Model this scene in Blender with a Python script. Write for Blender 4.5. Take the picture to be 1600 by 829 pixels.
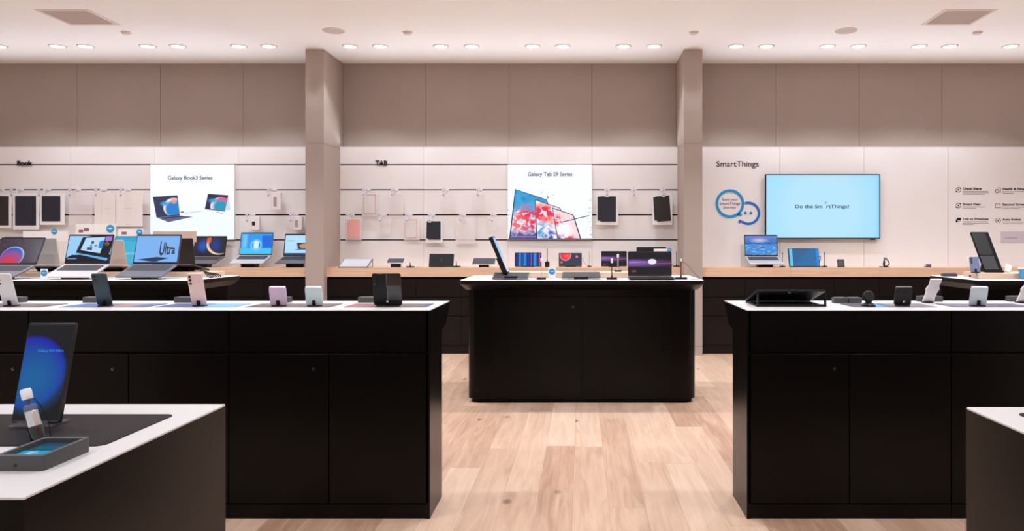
import bpy, bmesh, math, random
from mathutils import Matrix, Vector
random.seed(7)
R = math.radians
PI = math.pi
for o in list(bpy.data.objects):
    bpy.data.objects.remove(o)
scene = bpy.context.scene
C = scene.collection

# ------------------------------------------------------------------ camera
F = 1170.0; CX = 908.0; CY = 375.0; EYE = 1.25     # focal length and vanishing point in 1600x829 pixels
cam = bpy.data.cameras.new('camera')
cam.sensor_width = 36; cam.lens = F / 1600 * 36
cam.shift_x = -(CX - 800) / 1600; cam.shift_y = -(414.5 - CY) / 1600
cam.clip_start = 0.05
camo = bpy.data.objects.new('camera', cam); C.objects.link(camo)
camo.location = (0, 0, EYE); camo.rotation_euler = (PI / 2, 0, 0)
scene.camera = camo
# ------------------------------------------------------------------ world, exposure, lamp strengths
world = bpy.data.worlds.new('world'); scene.world = world; world.use_nodes = True
bg = world.node_tree.nodes['Background']
bg.inputs[0].default_value = (1.0, 0.96, 0.96, 1); bg.inputs[1].default_value = 0.6
vs = scene.view_settings
vs.view_transform = 'Standard'; vs.look = 'None'; vs.gamma = 1; vs.exposure = 0.09; vs.use_curve_mapping = False
LAMP_COL = (0.91, 0.99, 1.075)
WALL_W = 20.0          # each downlight of the wall row
ROOM_W = 92.0          # each unseen downlight added over the tables
CEIL_FILL = 1.9          # watts per metre of the area light added to brighten the ceiling
CEIL = 3.319


def lin(c):
    return tuple(((v / 255) / 12.92 if v <= 10 else (((v / 255) + 0.055) / 1.055) ** 2.4) for v in c[:3])


def px(x, D):
    return (x - CX) * D / F


def pz(y, D):
    return EYE - (y - CY) * D / F


# ------------------------------------------------------------------ mesh helpers
def link(name, bm, mats, parent=None, smooth=True):
    bmesh.ops.recalc_face_normals(bm, faces=bm.faces)
    me = bpy.data.meshes.new(name); bm.to_mesh(me); bm.free()
    if not isinstance(mats, (list, tuple)): mats = [mats]
    for m in mats: me.materials.append(m)
    if smooth:
        me.shade_smooth(); me.set_sharp_from_angle(angle=R(32))
    o = bpy.data.objects.new(name, me); C.objects.link(o)
    if parent is not None: o.parent = parent
    return o


def tag(o, label=None, cat=None, group=None, kind=None):
    if label: o['label'] = label
    if cat: o['category'] = cat
    if group: o['group'] = group
    if kind: o['kind'] = kind
    return o


def thing(name, label, cat, loc=(0, 0, 0), rz=0, group=None):
    o = bpy.data.objects.new(name, None); C.objects.link(o)
    o.empty_display_size = 0.05
    o.location = loc; o.rotation_euler = (0, 0, R(rz))
    return tag(o, label, cat, group)


def copy_tree(o, parent=None):
    c = o.copy(); C.objects.link(c)
    if parent is not None: c.parent = parent
    for ch in list(o.children): copy_tree(ch, c)
    return c


def dup(o, loc, rz=None, label=None, group=None):
    c = copy_tree(o); c.location = loc
    if rz is not None: c.rotation_euler = (0, 0, R(rz))
    if label: c['label'] = label
    if group: c['group'] = group
    return c


def struct(name, bm, mats, smooth=False):
    return tag(link(name, bm, mats, None, smooth), kind='structure')


def B():
    return bmesh.new()


I4 = Matrix.Identity(4)


def T(x, y, z): return Matrix.Translation((x, y, z))
def RX(a): return Matrix.Rotation(R(a), 4, 'X')
def RY(a): return Matrix.Rotation(R(a), 4, 'Y')
def RZ(a): return Matrix.Rotation(R(a), 4, 'Z')


def box(bm, x0, x1, y0, y1, z0, z1, M=I4, mi=0):
    v = [bm.verts.new(M @ Vector(p)) for p in ((x0, y0, z0), (x1, y0, z0), (x1, y1, z0), (x0, y1, z0),
                                              (x0, y0, z1), (x1, y0, z1), (x1, y1, z1), (x0, y1, z1))]
    for f in ((0, 1, 5, 4), (1, 2, 6, 5), (2, 3, 7, 6), (3, 0, 4, 7), (4, 5, 6, 7), (3, 2, 1, 0)):
        bm.faces.new([v[i] for i in f]).material_index = mi
    return bm


def rrect(w, h, r, n=5, cx=0, cy=0):
    r = min(r, w / 2 - 1e-5, h / 2 - 1e-5)
    if r <= 1e-5:
        return [(cx - w / 2, cy - h / 2), (cx + w / 2, cy - h / 2), (cx + w / 2, cy + h / 2), (cx - w / 2, cy + h / 2)]
    p = []
    for k, (sx, sy) in enumerate(((1, -1), (1, 1), (-1, 1), (-1, -1))):
        for i in range(n + 1):
            a = -PI / 2 + k * PI / 2 + i * PI / 2 / n
            p.append((cx + sx * (w / 2 - r) + r * math.cos(a), cy + sy * (h / 2 - r) + r * math.sin(a)))
    return p


def rings(bm, rs, M=I4, mi=0, cap=True):
    vr = [[bm.verts.new(M @ Vector(p)) for p in r] for r in rs]
    n = len(vr[0])
    for a, b in zip(vr, vr[1:]):
        for i in range(n):
            bm.faces.new((a[i], a[(i + 1) % n], b[(i + 1) % n], b[i])).material_index = mi
    if cap:
        bm.faces.new(list(reversed(vr[0]))).material_index = mi
        bm.faces.new(vr[-1]).material_index = mi
    return bm


AX = {'y': lambda u, v, a: (u, a, v), 'z': lambda u, v, a: (u, v, a), 'x': lambda u, v, a: (a, u, v)}


def prism(bm, poly, a0, a1, axis='y', M=I4, mi=0):
    f = AX[axis]
    return rings(bm, [[f(u, v, a0) for u, v in poly], [f(u, v, a1) for u, v in poly]], M, mi)


def rslab(bm, w, h, a0, a1, r=0.01, c=0.001, axis='y', cx=0, cy=0, M=I4, mi=0, n=5):
    """rounded rectangle slab with softened rims, centred at (cx, cy) in its plane"""
    f = AX[axis]; out = []
    for a, i in ((a0, c), (a0 + c, 0), (a1 - c, 0), (a1, c)):
        out.append([f(u, v, a) for u, v in rrect(w - 2 * i, h - 2 * i, max(r - i, 1e-4), n, cx, cy)])
    return rings(bm, out, M, mi)


def cyl(bm, r, z0, z1, cx=0, cy=0, n=24, M=I4, r2=None, mi=0):
    r2 = r if r2 is None else r2
    rr = []
    for z, q in ((z0, r), (z1, r2)):
        rr.append([(cx + q * math.cos(2 * PI * i / n), cy + q * math.sin(2 * PI * i / n), z) for i in range(n)])
    return rings(bm, rr, M, mi)


def lathe(bm, prof, n=28, M=I4, mi=0):
    return rings(bm, [[(r * math.cos(2 * PI * i / n), r * math.sin(2 * PI * i / n), z) for i in range(n)] for r, z in prof], M, mi)


def annulus(bm, r0, r1, y0, y1, cx=0, cz=0, n=64, a0=0, a1=360, M=I4, mi=0):
    """flat ring (or arc) standing in the xz plane"""
    full = abs(a1 - a0) >= 360
    m = n if full else n + 1
    vs_ = []
    for i in range(m):
        a = R(a0 + (a1 - a0) * i / n)
        ca, sa = math.cos(a), math.sin(a)
        vs_.append([bm.verts.new(M @ Vector((cx + q * ca, y, cz + q * sa))) for q, y in ((r0, y0), (r1, y0), (r1, y1), (r0, y1))])
    for i in range(m if full else m - 1):
        p, q = vs_[i], vs_[(i + 1) % m]
        for k in range(4):
            bm.faces.new((p[k], p[(k + 1) % 4], q[(k + 1) % 4], q[k])).material_index = mi
    if not full:
        bm.faces.new(vs_[0]).material_index = mi; bm.faces.new(list(reversed(vs_[-1]))).material_index = mi
    return bm


def tube(bm, pts, r, n=8, M=I4):
    pts = [Vector(p) for p in pts]
    # catmull-rom smoothing
    P = []
    if len(pts) > 2:
        for i in range(len(pts) - 1):
            p0 = pts[max(i - 1, 0)]; p1 = pts[i]; p2 = pts[i + 1]; p3 = pts[min(i + 2, len(pts) - 1)]
            for k in range(6):
                t = k / 6
                P.append(0.5 * ((2 * p1) + (-p0 + p2) * t + (2 * p0 - 5 * p1 + 4 * p2 - p3) * t * t + (-p0 + 3 * p1 - 3 * p2 + p3) * t ** 3))
        P.append(pts[-1])
    else:
        P = pts
    out = []
    up = Vector((0, 0, 1))
    for i, p in enumerate(P):
        d = (P[min(i + 1, len(P) - 1)] - P[max(i - 1, 0)]).normalized()
        a = d.cross(up)
        if a.length < 1e-3: a = d.cross(Vector((1, 0, 0)))
        a.normalize(); b = d.cross(a).normalized()
        out.append([p + a * r * math.cos(2 * PI * k / n) + b * r * math.sin(2 * PI * k / n) for k in range(n)])
    return rings(bm, out, M)


def text(name, s, size, mat, parent=None, loc=(0, 0, 0), M=None, align='LEFT', ext=0.0006, width=None, bold=0.0, space=1.0):
    """letters standing in the xz plane, facing -y; size = cap height"""
    cu = bpy.data.curves.new(name, 'FONT'); cu.body = s; cu.size = size * 1.38
    cu.align_x = align; cu.align_y = 'BOTTOM_BASELINE'; cu.extrude = ext; cu.offset = bold; cu.space_line = space
    cu.resolution_u = 4
    o = bpy.data.objects.new(name, cu); C.objects.link(o)
    bpy.context.view_layer.update()
    dg = bpy.context.evaluated_depsgraph_get()
    me = bpy.data.meshes.new_from_object(o.evaluated_get(dg))
    bpy.data.objects.remove(o)
    if width:
        xs = [v.co.x for v in me.vertices]; w = max(xs) - min(xs)
        k = width / w
        for v in me.vertices: v.co.x *= k
    me.transform(RX(90))
    me.transform(T(*loc))
    if M is not None: me.transform(M)
    me.materials.clear(); me.materials.append(mat)
    o = bpy.data.objects.new(name, me); C.objects.link(o)
    if parent is not None: o.parent = parent
    return o


# ------------------------------------------------------------------ materials
def mat(name, rgb, rough=0.5, metal=0.0, bump=0.0, bscale=200, var=0.0, vscale=3, coat=0.0, spec=0.5):
    m = bpy.data.materials.new(name); m.use_nodes = True
    nt = m.node_tree; p = nt.nodes['Principled BSDF']
    c = lin(rgb)
    p.inputs['Base Color'].default_value = (*c, 1); p.inputs['Roughness'].default_value = rough
    p.inputs['Metallic'].default_value = metal; p.inputs['Specular IOR Level'].default_value = spec
    if coat: p.inputs['Coat Weight'].default_value = coat; p.inputs['Coat Roughness'].default_value = 0.05
    if bump or var:
        tc = nt.nodes.new('ShaderNodeTexCoord')
        if var:
            n = nt.nodes.new('ShaderNodeTexNoise'); n.inputs['Scale'].default_value = vscale; n.inputs['Detail'].default_value = 4
            nt.links.new(tc.outputs['Object'], n.inputs['Vector'])
            r = nt.nodes.new('ShaderNodeMapRange')
            r.inputs[1].default_value = 0.3; r.inputs[2].default_value = 0.7
            r.inputs[3].default_value = 1 - var; r.inputs[4].default_value = 1 + var
            mx = nt.nodes.new('ShaderNodeMix'); mx.data_type = 'RGBA'; mx.blend_type = 'MULTIPLY'; mx.inputs[0].default_value = 1
            mx.inputs[6].default_value = (*c, 1)
            nt.links.new(n.outputs[0], r.inputs[0]); nt.links.new(r.outputs[0], mx.inputs[7]); nt.links.new(mx.outputs[2], p.inputs['Base Color'])
        if bump:
            n = nt.nodes.new('ShaderNodeTexNoise'); n.inputs['Scale'].default_value = bscale; n.inputs['Detail'].default_value = 3
            b = nt.nodes.new('ShaderNodeBump'); b.inputs['Strength'].default_value = bump; b.inputs['Distance'].default_value = 0.002
            nt.links.new(tc.outputs['Object'], n.inputs['Vector']); nt.links.new(n.outputs[0], b.inputs['Height']); nt.links.new(b.outputs[0], p.inputs['Normal'])
    return m


def glow(name, rgb, s, base=0.8):
    m = bpy.data.materials.new(name); m.use_nodes = True
    p = m.node_tree.nodes['Principled BSDF']
    p.inputs['Base Color'].default_value = (base, base, base, 1)
    p.inputs['Emission Color'].default_value = (*lin(rgb), 1); p.inputs['Emission Strength'].default_value = s
    return m


def clear(name, rgb, alpha=0.3, rough=0.15):
    m = bpy.data.materials.new(name); m.use_nodes = True
    p = m.node_tree.nodes['Principled BSDF']
    p.inputs['Base Color'].default_value = (*lin(rgb), 1); p.inputs['Roughness'].default_value = rough
    p.inputs['Alpha'].default_value = alpha
    return m


class E:
    """tiny expression wrapper round Math nodes"""
    def __init__(s, nt, x): s.nt = nt; s.x = x
    def _op(s, op, *a):
        n = s.nt.nodes.new('ShaderNodeMath'); n.operation = op
        for i, v in enumerate(a):
            v = v.x if isinstance(v, E) else v
            if isinstance(v, (int, float)): n.inputs[i].default_value = v
            else: s.nt.links.new(v, n.inputs[i])
        return E(s.nt, n.outputs[0])
    def __add__(s, o): return s._op('ADD', s, o)
    __radd__ = __add__
    def __sub__(s, o): return s._op('SUBTRACT', s, o)
    def __rsub__(s, o): return s._op('SUBTRACT', o, s)
    def __mul__(s, o): return s._op('MULTIPLY', s, o)
    __rmul__ = __mul__
    def __truediv__(s, o): return s._op('DIVIDE', s, o)
    def sqrt(s): return s._op('SQRT', s)
    def abs(s): return s._op('ABSOLUTE', s)
    def sin(s): return s._op('SINE', s)
    def min(s, o): return s._op('MINIMUM', s, o)
    def max(s, o): return s._op('MAXIMUM', s, o)
    def pow(s, o): return s._op('POWER', s, o)
    def floor(s): return s._op('FLOOR', s)
    def fract(s): return s._op('FRACT', s)
    def lt(s, o): return s._op('LESS_THAN', s, o)
    def gt(s, o): return s._op('GREATER_THAN', s, o)
    def clamp(s): return s.max(0.0).min(1.0)


class Img:
    """a procedural picture on a surface with 0..1 uv"""
    def __init__(s, name, base, aspect=1.6, strength=1.0, emit=True, rough=0.2):
        s.m = bpy.data.materials.new(name); s.m.use_nodes = True
        s.nt = s.m.node_tree; s.p = s.nt.nodes['Principled BSDF']; s.emit = emit; s.strength = strength; s.rough = rough
        uv = s.nt.nodes.new('ShaderNodeTexCoord'); sp = s.nt.nodes.new('ShaderNodeSeparateXYZ')
        s.nt.links.new(uv.outputs['UV'], sp.inputs[0]); s.uv = uv.outputs['UV']
        s.u = E(s.nt, sp.outputs[0]); s.v = E(s.nt, sp.outputs[1]); s.asp = aspect
        s.x = s.u * aspect
        s.col = None; s.base = base
    def circ(s, cx, cy, r, soft=0.01, sx=1.0, sy=1.0):
        dx = (s.u - cx) * (s.asp / sx); dy = (s.v - cy) * (1 / sy)
        d = (dx * dx + dy * dy).sqrt()
        return ((r - d) / soft + 0.5).clamp()
    def rect(s, x0, y0, x1, y1, soft=0.004):
        return s.poly([(x0, y0), (x1, y0), (x1, y1), (x0, y1)], soft)
    def poly(s, pts, soft=0.004):
        res = None; n = len(pts)
        for i in range(n):
            (ax, ay), (bx, by) = pts[i], pts[(i + 1) % n]
            nx, ny = -(by - ay), (bx - ax); L = math.hypot(nx, ny); nx /= L; ny /= L
            e = (s.u - ax) * nx + (s.v - ay) * ny
            res = e if res is None else res.min(e)
        return (res / soft + 0.5).clamp()
    def noise(s, scale, detail=3, dist=0.0, stretch=(1, 1)):
        mp = s.nt.nodes.new('ShaderNodeMapping'); mp.inputs['Scale'].default_value = (s.asp * stretch[0], stretch[1], 1)
        s.nt.links.new(s.uv, mp.inputs[0])
        n = s.nt.nodes.new('ShaderNodeTexNoise'); n.inputs['Scale'].default_value = scale; n.inputs['Detail'].default_value = detail
        n.inputs['Distortion'].default_value = dist
        s.nt.links.new(mp.outputs[0], n.inputs[0])
        return E(s.nt, n.outputs[0])
    def paint(s, mask, rgb):
        n = s.nt.nodes.new('ShaderNodeMix'); n.data_type = 'RGBA'
        s.nt.links.new(mask.x, n.inputs[0])
        if s.col is None: n.inputs[6].default_value = (*lin(s.base), 1)
        else: s.nt.links.new(s.col, n.inputs[6])
        n.inputs[7].default_value = (*lin(rgb), 1); s.col = n.outputs[2]
    def done(s):
        p = s.p; p.inputs['Roughness'].default_value = s.rough
        tgt = p.inputs['Emission Color'] if s.emit else p.inputs['Base Color']
        if s.emit:
            p.inputs['Base Color'].default_value = (0.01, 0.01, 0.01, 1); p.inputs['Specular IOR Level'].default_value = 0.2; p.inputs['Emission Strength'].default_value = s.strength
        if s.col is None: tgt.default_value = (*lin(s.base), 1)
        else: s.nt.links.new(s.col, tgt)
        return s.m


def picture(name, w, h, mt, parent=None, M=I4, t=0.0008, cx=0, z0=0, axis='y', r=0.0):
    """a thin printed or lit sheet: front face at y=-t carries uv; bottom edge at z0"""
    bm = bmesh.new(); uvl = bm.loops.layers.uv.new('UVMap')
    f = AX[axis]
    poly = rrect(w, h, r, 4, cx, z0 + h / 2)
    a = [bm.verts.new(Vector(f(u, v, -t if axis == 'y' else t))) for u, v in poly]
    b = [bm.verts.new(Vector(f(u, v, 0))) for u, v in poly]
    uvs = {}
    for vv, (u, v) in zip(a, poly): uvs[vv] = ((u - cx) / w + 0.5, (v - z0) / h)
    for vv, (u, v) in zip(b, poly): uvs[vv] = ((u - cx) / w + 0.5, (v - z0) / h)
    n = len(poly)
    bm.faces.new(a); bm.faces.new(list(reversed(b)))
    for i in range(n): bm.faces.new((a[i], b[i], b[(i + 1) % n], a[(i + 1) % n]))
    for fc in bm.faces:
        for l in fc.loops: l[uvl].uv = uvs[l.vert]
    bm.transform(M)
    return link(name, bm, mt, parent, smooth=False)


# --- surface materials
def floor_mat():
    m = bpy.data.materials.new('oak_planks'); m.use_nodes = True; nt = m.node_tree; p = nt.nodes['Principled BSDF']
    tc = nt.nodes.new('ShaderNodeTexCoord'); sp = nt.nodes.new('ShaderNodeSeparateXYZ'); nt.links.new(tc.outputs['Object'], sp.inputs[0])
    x = E(nt, sp.outputs[0]); y = E(nt, sp.outputs[1])
    W = 0.17; Lp = 1.75
    gx = (x - 0.13) / W
    row = gx.floor()
    h = ((row * 12.9898).sin() * 43758.5453).fract().abs()
    gy = (y / Lp) + h * 7.0
    col = gy.floor()
    idn = ((row * 78.233 + col * 37.719).sin() * 43758.5453).fract().abs()
    ex = (gx.fract() - 0.5).abs(); ey = (gy.fract() - 0.5).abs()
    seam = ex.gt(0.5 - 0.0008 / W).max(ey.gt(0.5 - 0.0009 / Lp))
    cmb = nt.nodes.new('ShaderNodeCombineXYZ')
    for i, e in enumerate((x * 9.0, y * 0.9, idn * 40.0)): nt.links.new(e.x, cmb.inputs[i])
    n1 = nt.nodes.new('ShaderNodeTexNoise'); n1.inputs['Scale'].default_value = 1.6; n1.inputs['Detail'].default_value = 6; n1.inputs['Distortion'].default_value = 1.6
    nt.links.new(cmb.outputs[0], n1.inputs['Vector'])
    c2 = nt.nodes.new('ShaderNodeCombineXYZ')
    for i, e in enumerate((x * 60.0, y * 1.6, idn * 17.0)): nt.links.new(e.x, c2.inputs[i])
    n2 = nt.nodes.new('ShaderNodeTexNoise'); n2.inputs['Scale'].default_value = 1.5; n2.inputs['Detail'].default_value = 4
    nt.links.new(c2.outputs[0], n2.inputs['Vector'])
    # knots
    vo = nt.nodes.new('ShaderNodeTexVoronoi'); vo.inputs['Scale'].default_value = 1.0
    c3 = nt.nodes.new('ShaderNodeCombineXYZ')
    for i, e in enumerate((x * 2.4, y * 1.5, idn * 3.0)): nt.links.new(e.x, c3.inputs[i])
    nt.links.new(c3.outputs[0], vo.inputs['Vector'])
    knot = ((0.075 - E(nt, vo.outputs['Distance'])) / 0.04).clamp()
    f = (E(nt, n1.outputs[0]) - 0.5) * 1.1 + (E(nt, n2.outputs[0]) - 0.5) * 0.5 + (idn - 0.5) * 0.75 + 0.5
    cr = nt.nodes.new('ShaderNodeValToRGB'); nt.links.new(f.clamp().x, cr.inputs[0])
    el = cr.color_ramp.elements
    el[0].position = 0.0; el[0].color = (*lin((168, 130, 106)), 1)
    el[1].position = 1.0; el[1].color = (*lin((214, 183, 160)), 1)
    e2 = el.new(0.5); e2.color = (*lin((196, 162, 138)), 1)
    def mix(fac, a, rgb):
        k = nt.nodes.new('ShaderNodeMix'); k.data_type = 'RGBA'; nt.links.new(fac.x, k.inputs[0]); nt.links.new(a, k.inputs[6]); k.inputs[7].default_value = (*lin(rgb), 1)
        return k.outputs[2]
    c = mix(knot * 0.75, cr.outputs[0], (92, 66, 52))
    c = mix(seam * 0.45, c, (120, 86, 64))
    nt.links.new(c, p.inputs['Base Color'])
    p.inputs['Roughness'].default_value = 0.42; p.inputs['Specular IOR Level'].default_value = 0.35
    return m


def wood_mat(name, a, b, rough=0.45):
    m = bpy.data.materials.new(name); m.use_nodes = True; nt = m.node_tree; p = nt.nodes['Principled BSDF']
    tc = nt.nodes.new('ShaderNodeTexCoord'); mp = nt.nodes.new('ShaderNodeMapping'); mp.inputs['Scale'].default_value = (0.8, 9, 26)
    nt.links.new(tc.outputs['Object'], mp.inputs[0])
    n = nt.nodes.new('ShaderNodeTexNoise'); n.inputs['Scale'].default_value = 2.2; n.inputs['Detail'].default_value = 6; n.inputs['Distortion'].default_value = 0.8
    nt.links.new(mp.outputs[0], n.inputs[0])
    cr = nt.nodes.new('ShaderNodeValToRGB'); nt.links.new(n.outputs[0], cr.inputs[0])
    cr.color_ramp.elements[0].position = 0.3; cr.color_ramp.elements[0].color = (*lin(a), 1)
    cr.color_ramp.elements[1].position = 0.7; cr.color_ramp.elements[1].color = (*lin(b), 1)
    nt.links.new(cr.outputs[0], p.inputs['Base Color']); p.inputs['Roughness'].default_value = rough
    return m


M_floor = floor_mat()
M_ceil = mat('ceiling_paint', (250, 247, 247), 0.9, bump=0.05, bscale=300)
M_grey = mat('taupe_wall_board', (172, 155, 147), 0.75, var=0.03, vscale=1.5, bump=0.03, bscale=400)
M_pillar = mat('taupe_partition_board', (176, 159, 150), 0.7, var=0.02, vscale=2)
M_white = mat('white_wall_board', (238, 232, 231), 0.6, var=0.01, vscale=2)
M_slot = mat('dark_slot_channel', (14, 11, 10), 0.8, spec=0.1)
M_side = mat('side_wall_paint', (205, 195, 190), 0.85, bump=0.03)
M_oak = wood_mat('light_oak_edge', (214, 172, 142), (232, 194, 166))
M_riser = wood_mat('pale_oak_riser', (214, 180, 154), (232, 202, 178))
M_black = mat('black_brown_laminate', (11, 8, 7), 0.26, var=0.06, vscale=2, spec=0.14)
M_black2 = mat('black_brown_core', (12, 10, 9), 0.6, spec=0.15)
M_cab = mat('dark_brown_cabinet_front', (26, 19, 17), 0.35, var=0.06, vscale=3, spec=0.2)
M_top = mat('white_laminate_top', (212, 208, 208), 0.35, var=0.01, vscale=5)
M_edge = mat('black_table_edge', (16, 12, 11), 0.35, spec=0.25)
M_blk = mat('matte_black_plastic', (14, 14, 16), 0.45, spec=0.3)
M_blkg = mat('gloss_black_glass', (10, 10, 12), 0.08, coat=0.5)
M_dgrey = mat('dark_grey_plastic', (70, 68, 70), 0.5, bump=0.02)
M_key = mat('dark_keys', (52, 50, 54), 0.6)
M_silver = mat('silver_aluminium', (206, 200, 198), 0.35, metal=0.35)
M_graph = mat('graphite_aluminium', (104, 102, 108), 0.38, metal=0.4)
M_rose = mat('rose_beige_lid', (214, 190, 176), 0.4, metal=0.2)
M_brownlid = mat('dark_brown_lid', (62, 50, 46), 0.4, metal=0.3)
M_chrome = mat('chrome', (220, 220, 222), 0.15, metal=0.9)
M_wht = mat('white_plastic', (240, 238, 238), 0.4)
M_card = mat('white_card', (244, 240, 239), 0.7)
M_letter = mat('black_lettering', (24, 20, 22), 0.5)
M_letterg = mat('grey_print', (150, 142, 146), 0.7)
M_letterb = mat('navy_print', (40, 46, 74), 0.6)
M_badge = mat('blue_badge', (40, 150, 206), 0.45)
M_badge2 = mat('white_print', (236, 244, 250), 0.5)
M_clear = clear('clear_film', (244, 234, 232), 0.28)
M_clear2 = clear('clear_blister_plastic', (246, 238, 236), 0.45)
M_acryl = clear('clear_acrylic', (150, 150, 158), 0.25, 0.05)
M_pink = mat('pink_cover', (240, 172, 164), 0.6)
M_pinkl = mat('pink_outline', (206, 142, 138), 0.6)
M_folio = mat('blue_black_folio', (30, 32, 46), 0.55, bump=0.04, bscale=500)
M_folio2 = mat('brown_black_folio', (40, 32, 33), 0.55, bump=0.04, bscale=500)
M_steel = mat('brushed_hook_metal', (190, 184, 186), 0.35, metal=0.6)
M_sprk = mat('ceiling_fitting_grey', (226, 214, 209), 0.7)
M_vent = mat('vent_mesh_grey', (206, 190, 184), 0.8, bump=0.2, bscale=120)
M_lamp = glow('downlight_diffuser', (255, 246, 238), 6.0)
M_ring = mat('downlight_trim', (226, 210, 204), 0.5)
M_tagc = mat('pale_lilac_ticket', (226, 222, 234), 0.6)
M_code = mat('ticket_print_grey', (128, 122, 132), 0.7)

# ------------------------------------------------------------------ room shell
YB = 8.78; YW = 8.66; XL = -7.6; XR = 7.6; YF = -3.5
PLx0, PLx1 = -2.99, -2.79       # left partition
PRx0, PRx1 = 1.115, 1.315       # right partition
b = B(); box(b, XL - 0.1, XR + 0.1, YF, YB + 0.1, -0.1, 0); struct('floor', b, M_floor)
b = B(); box(b, XL - 0.1, XR + 0.1, YF, YB + 0.1, CEIL, CEIL + 0.1); struct('ceiling', b, M_ceil)
for nm, x0, x1 in (('wall_left', XL - 0.1, XL), ('wall_right', XR, XR + 0.1)):
    b = B(); box(b, x0, x1, YF, YB + 0.1, 0, CEIL); struct(nm, b, M_side)
# grey upper wall boards with open joints
b = B(); box(b, XL, XR, YB + 0.012, YB + 0.1, 0, CEIL, mi=1)
def boards(bm, xs, z0, z1, y0, y1, gap=0.004, mi=0):
    for a, c in zip(xs, xs[1:]): box(bm, a + gap / 2, c - gap / 2, y0, y1, z0, z1, mi=mi)
P_ = 0.972
segs = [[PLx1 + k * P_ for k in range(4)] + [PRx0], [PRx1 - 0.0 + k * P_ for k in range(7)] + [XR], [XL] + [PLx0 - k * P_ for k in range(4, -1, -1)]]
for xs in segs: boards(b, xs, 2.0, CEIL, YB, YB + 0.012)
box(b, XL, XR, YB, YB + 0.012, 0, 1.999)
struct('wall_back', b, [M_grey, M_slot])
# white slat wall boards: slots in the left and middle bays, plain in the right bay
ZT = 2.327
slots = [pz(y, YW) for y in (257.3, 296.3, 335.4, 374.6)]
def slat_bay(name, xs, slotted, brk=()):
    bm = B()
    box(bm, xs[0], xs[-1], YW + 0.014, YB - 0.001, 0, ZT - 0.004, mi=1)
    zs = [ZT] + slots + [0.0] if slotted else [ZT, 0.0]
    for i in range(len(zs) - 1):
        hi = zs[i] - (0.0075 if i else 0); lo = zs[i + 1] + (0.0075 if i < len(zs) - 2 else 0)
        boards(bm, xs, lo, hi, YW, YW + 0.014, 0.0024 if slotted else 0.0042)
    box(bm, xs[0], xs[-1], YW + 0.002, YB - 0.001, ZT - 0.003, ZT)
    return struct(name, bm, [M_white, M_slot])
slat_bay('trim_1', [XL] + [PLx0 - k * P_ for k in range(4, -1, -1)], True)
slat_bay('trim_2', [PLx1 + k * P_ for k in range(4)] + [PRx0], True)
slat_bay('trim_3', [PRx1 + 0.012 + k * P_ for k in range(7)] + [XR], False)
# partitions
for nm, x0, x1 in (('wall_partition_left', PLx0, PLx1), ('wall_partition_right', PRx0, PRx1)):
    b = B(); zz = [0.0, 0.10, 2.303, CEIL]
    for a, c in zip(zz, zz[1:]): box(b, x0, x1, 8.12, YB, a + 0.0015, c - 0.0015)
    box(b, x0 + 0.003, x1 - 0.003, 8.123, YB, 0.0, CEIL, mi=1)
    struct(nm, b, [M_pillar, mat('partition_joint', (110, 96, 90), 0.8)])
# LED strips on the ledge of the white boards
M_led = glow('led_strip_glow', (255, 244, 226), 1.6)
for lab, x0, x1 in (('left bay', XL + 0.05, PLx0 - 0.03), ('middle bay', PLx1 + 0.03, PRx0 - 0.03), ('right bay', PRx1 + 0.03, XR - 0.05)):
    t = thing('led_strip', 'slim white light strip along the ledge above the white boards of the ' + lab, 'light strip', ((x0 + x1) / 2, 8.715, ZT))
    w = (x1 - x0) / 2
    b = B(); box(b, -w, w, -0.006, 0.006, 0, 0.004); link('channel', b, M_wht, t)
    b = B(); box(b, -w, w, -0.004, 0.004, 0.004, 0.006); link('diffuser', b, M_led, t)
    al = bpy.data.lights.new('ceiling_fill', 'AREA'); al.shape = 'RECTANGLE'; al.size = 2 * w; al.size_y = 0.02; al.energy = CEIL_FILL * 2 * w; al.color = LAMP_COL; al.spread = R(95)  # area light added beside the strip to brighten the ceiling
    ao = bpy.data.objects.new('ceiling_fill', al); C.objects.link(ao); ao.parent = t; ao.location = (0, -0.02, 0.012); ao.rotation_euler = (-(PI - R(48)), 0, 0)

# ------------------------------------------------------------------ ceiling fittings
def spot(name, energy, size, blend, parent, r=0.05, col=LAMP_COL, z=-0.03):
    l = bpy.data.lights.new(name, 'SPOT'); l.energy = energy; l.spot_size = R(size); l.spot_blend = blend
    l.shadow_soft_size = r; l.color = col
    o = bpy.data.objects.new(name, l); C.objects.link(o); o.parent = parent; o.location = (0, 0, z)
    return o
def downlight(x, y, label, energy, size, blend, group='recessed ceiling downlights'):
    t = thing('downlight', label, 'ceiling light', (x, y, CEIL), 0, group)
    b = B(); lathe(b, [(0.066, 0.0), (0.066, -0.006), (0.070, -0.009), (0.080, -0.008), (0.086, -0.002), (0.086, 0.0)]); link('trim_ring', b, M_ring, t)
    b = B(); lathe(b, [(0.066, -0.001), (0.066, -0.006), (0.055, -0.0075), (0.002, -0.008)]); link('diffuser', b, M_lamp, t)
    spot('lamp', energy, size, blend, t)
    return t
row = [-2, 43, 90, 134, 231, 278, 373, 420, 547, 594, 689, 737, 832.5, 879.5, 974, 1022, 1150, 1197.5, 1293, 1341, 1436, 1484, 1579]
row = [-2, 90, 134, 231, 278, 373, 420, 547, 594, 689, 737, 832.5, 879.5, 974, 1022, 1150, 1197.5, 1293, 1341, 1436, 1484, 1579]
ordn = ['first', 'second', 'third', 'fourth', 'fifth', 'sixth', 'seventh', 'eighth', 'ninth', 'tenth', 'eleventh']
YR = 7.99
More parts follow.
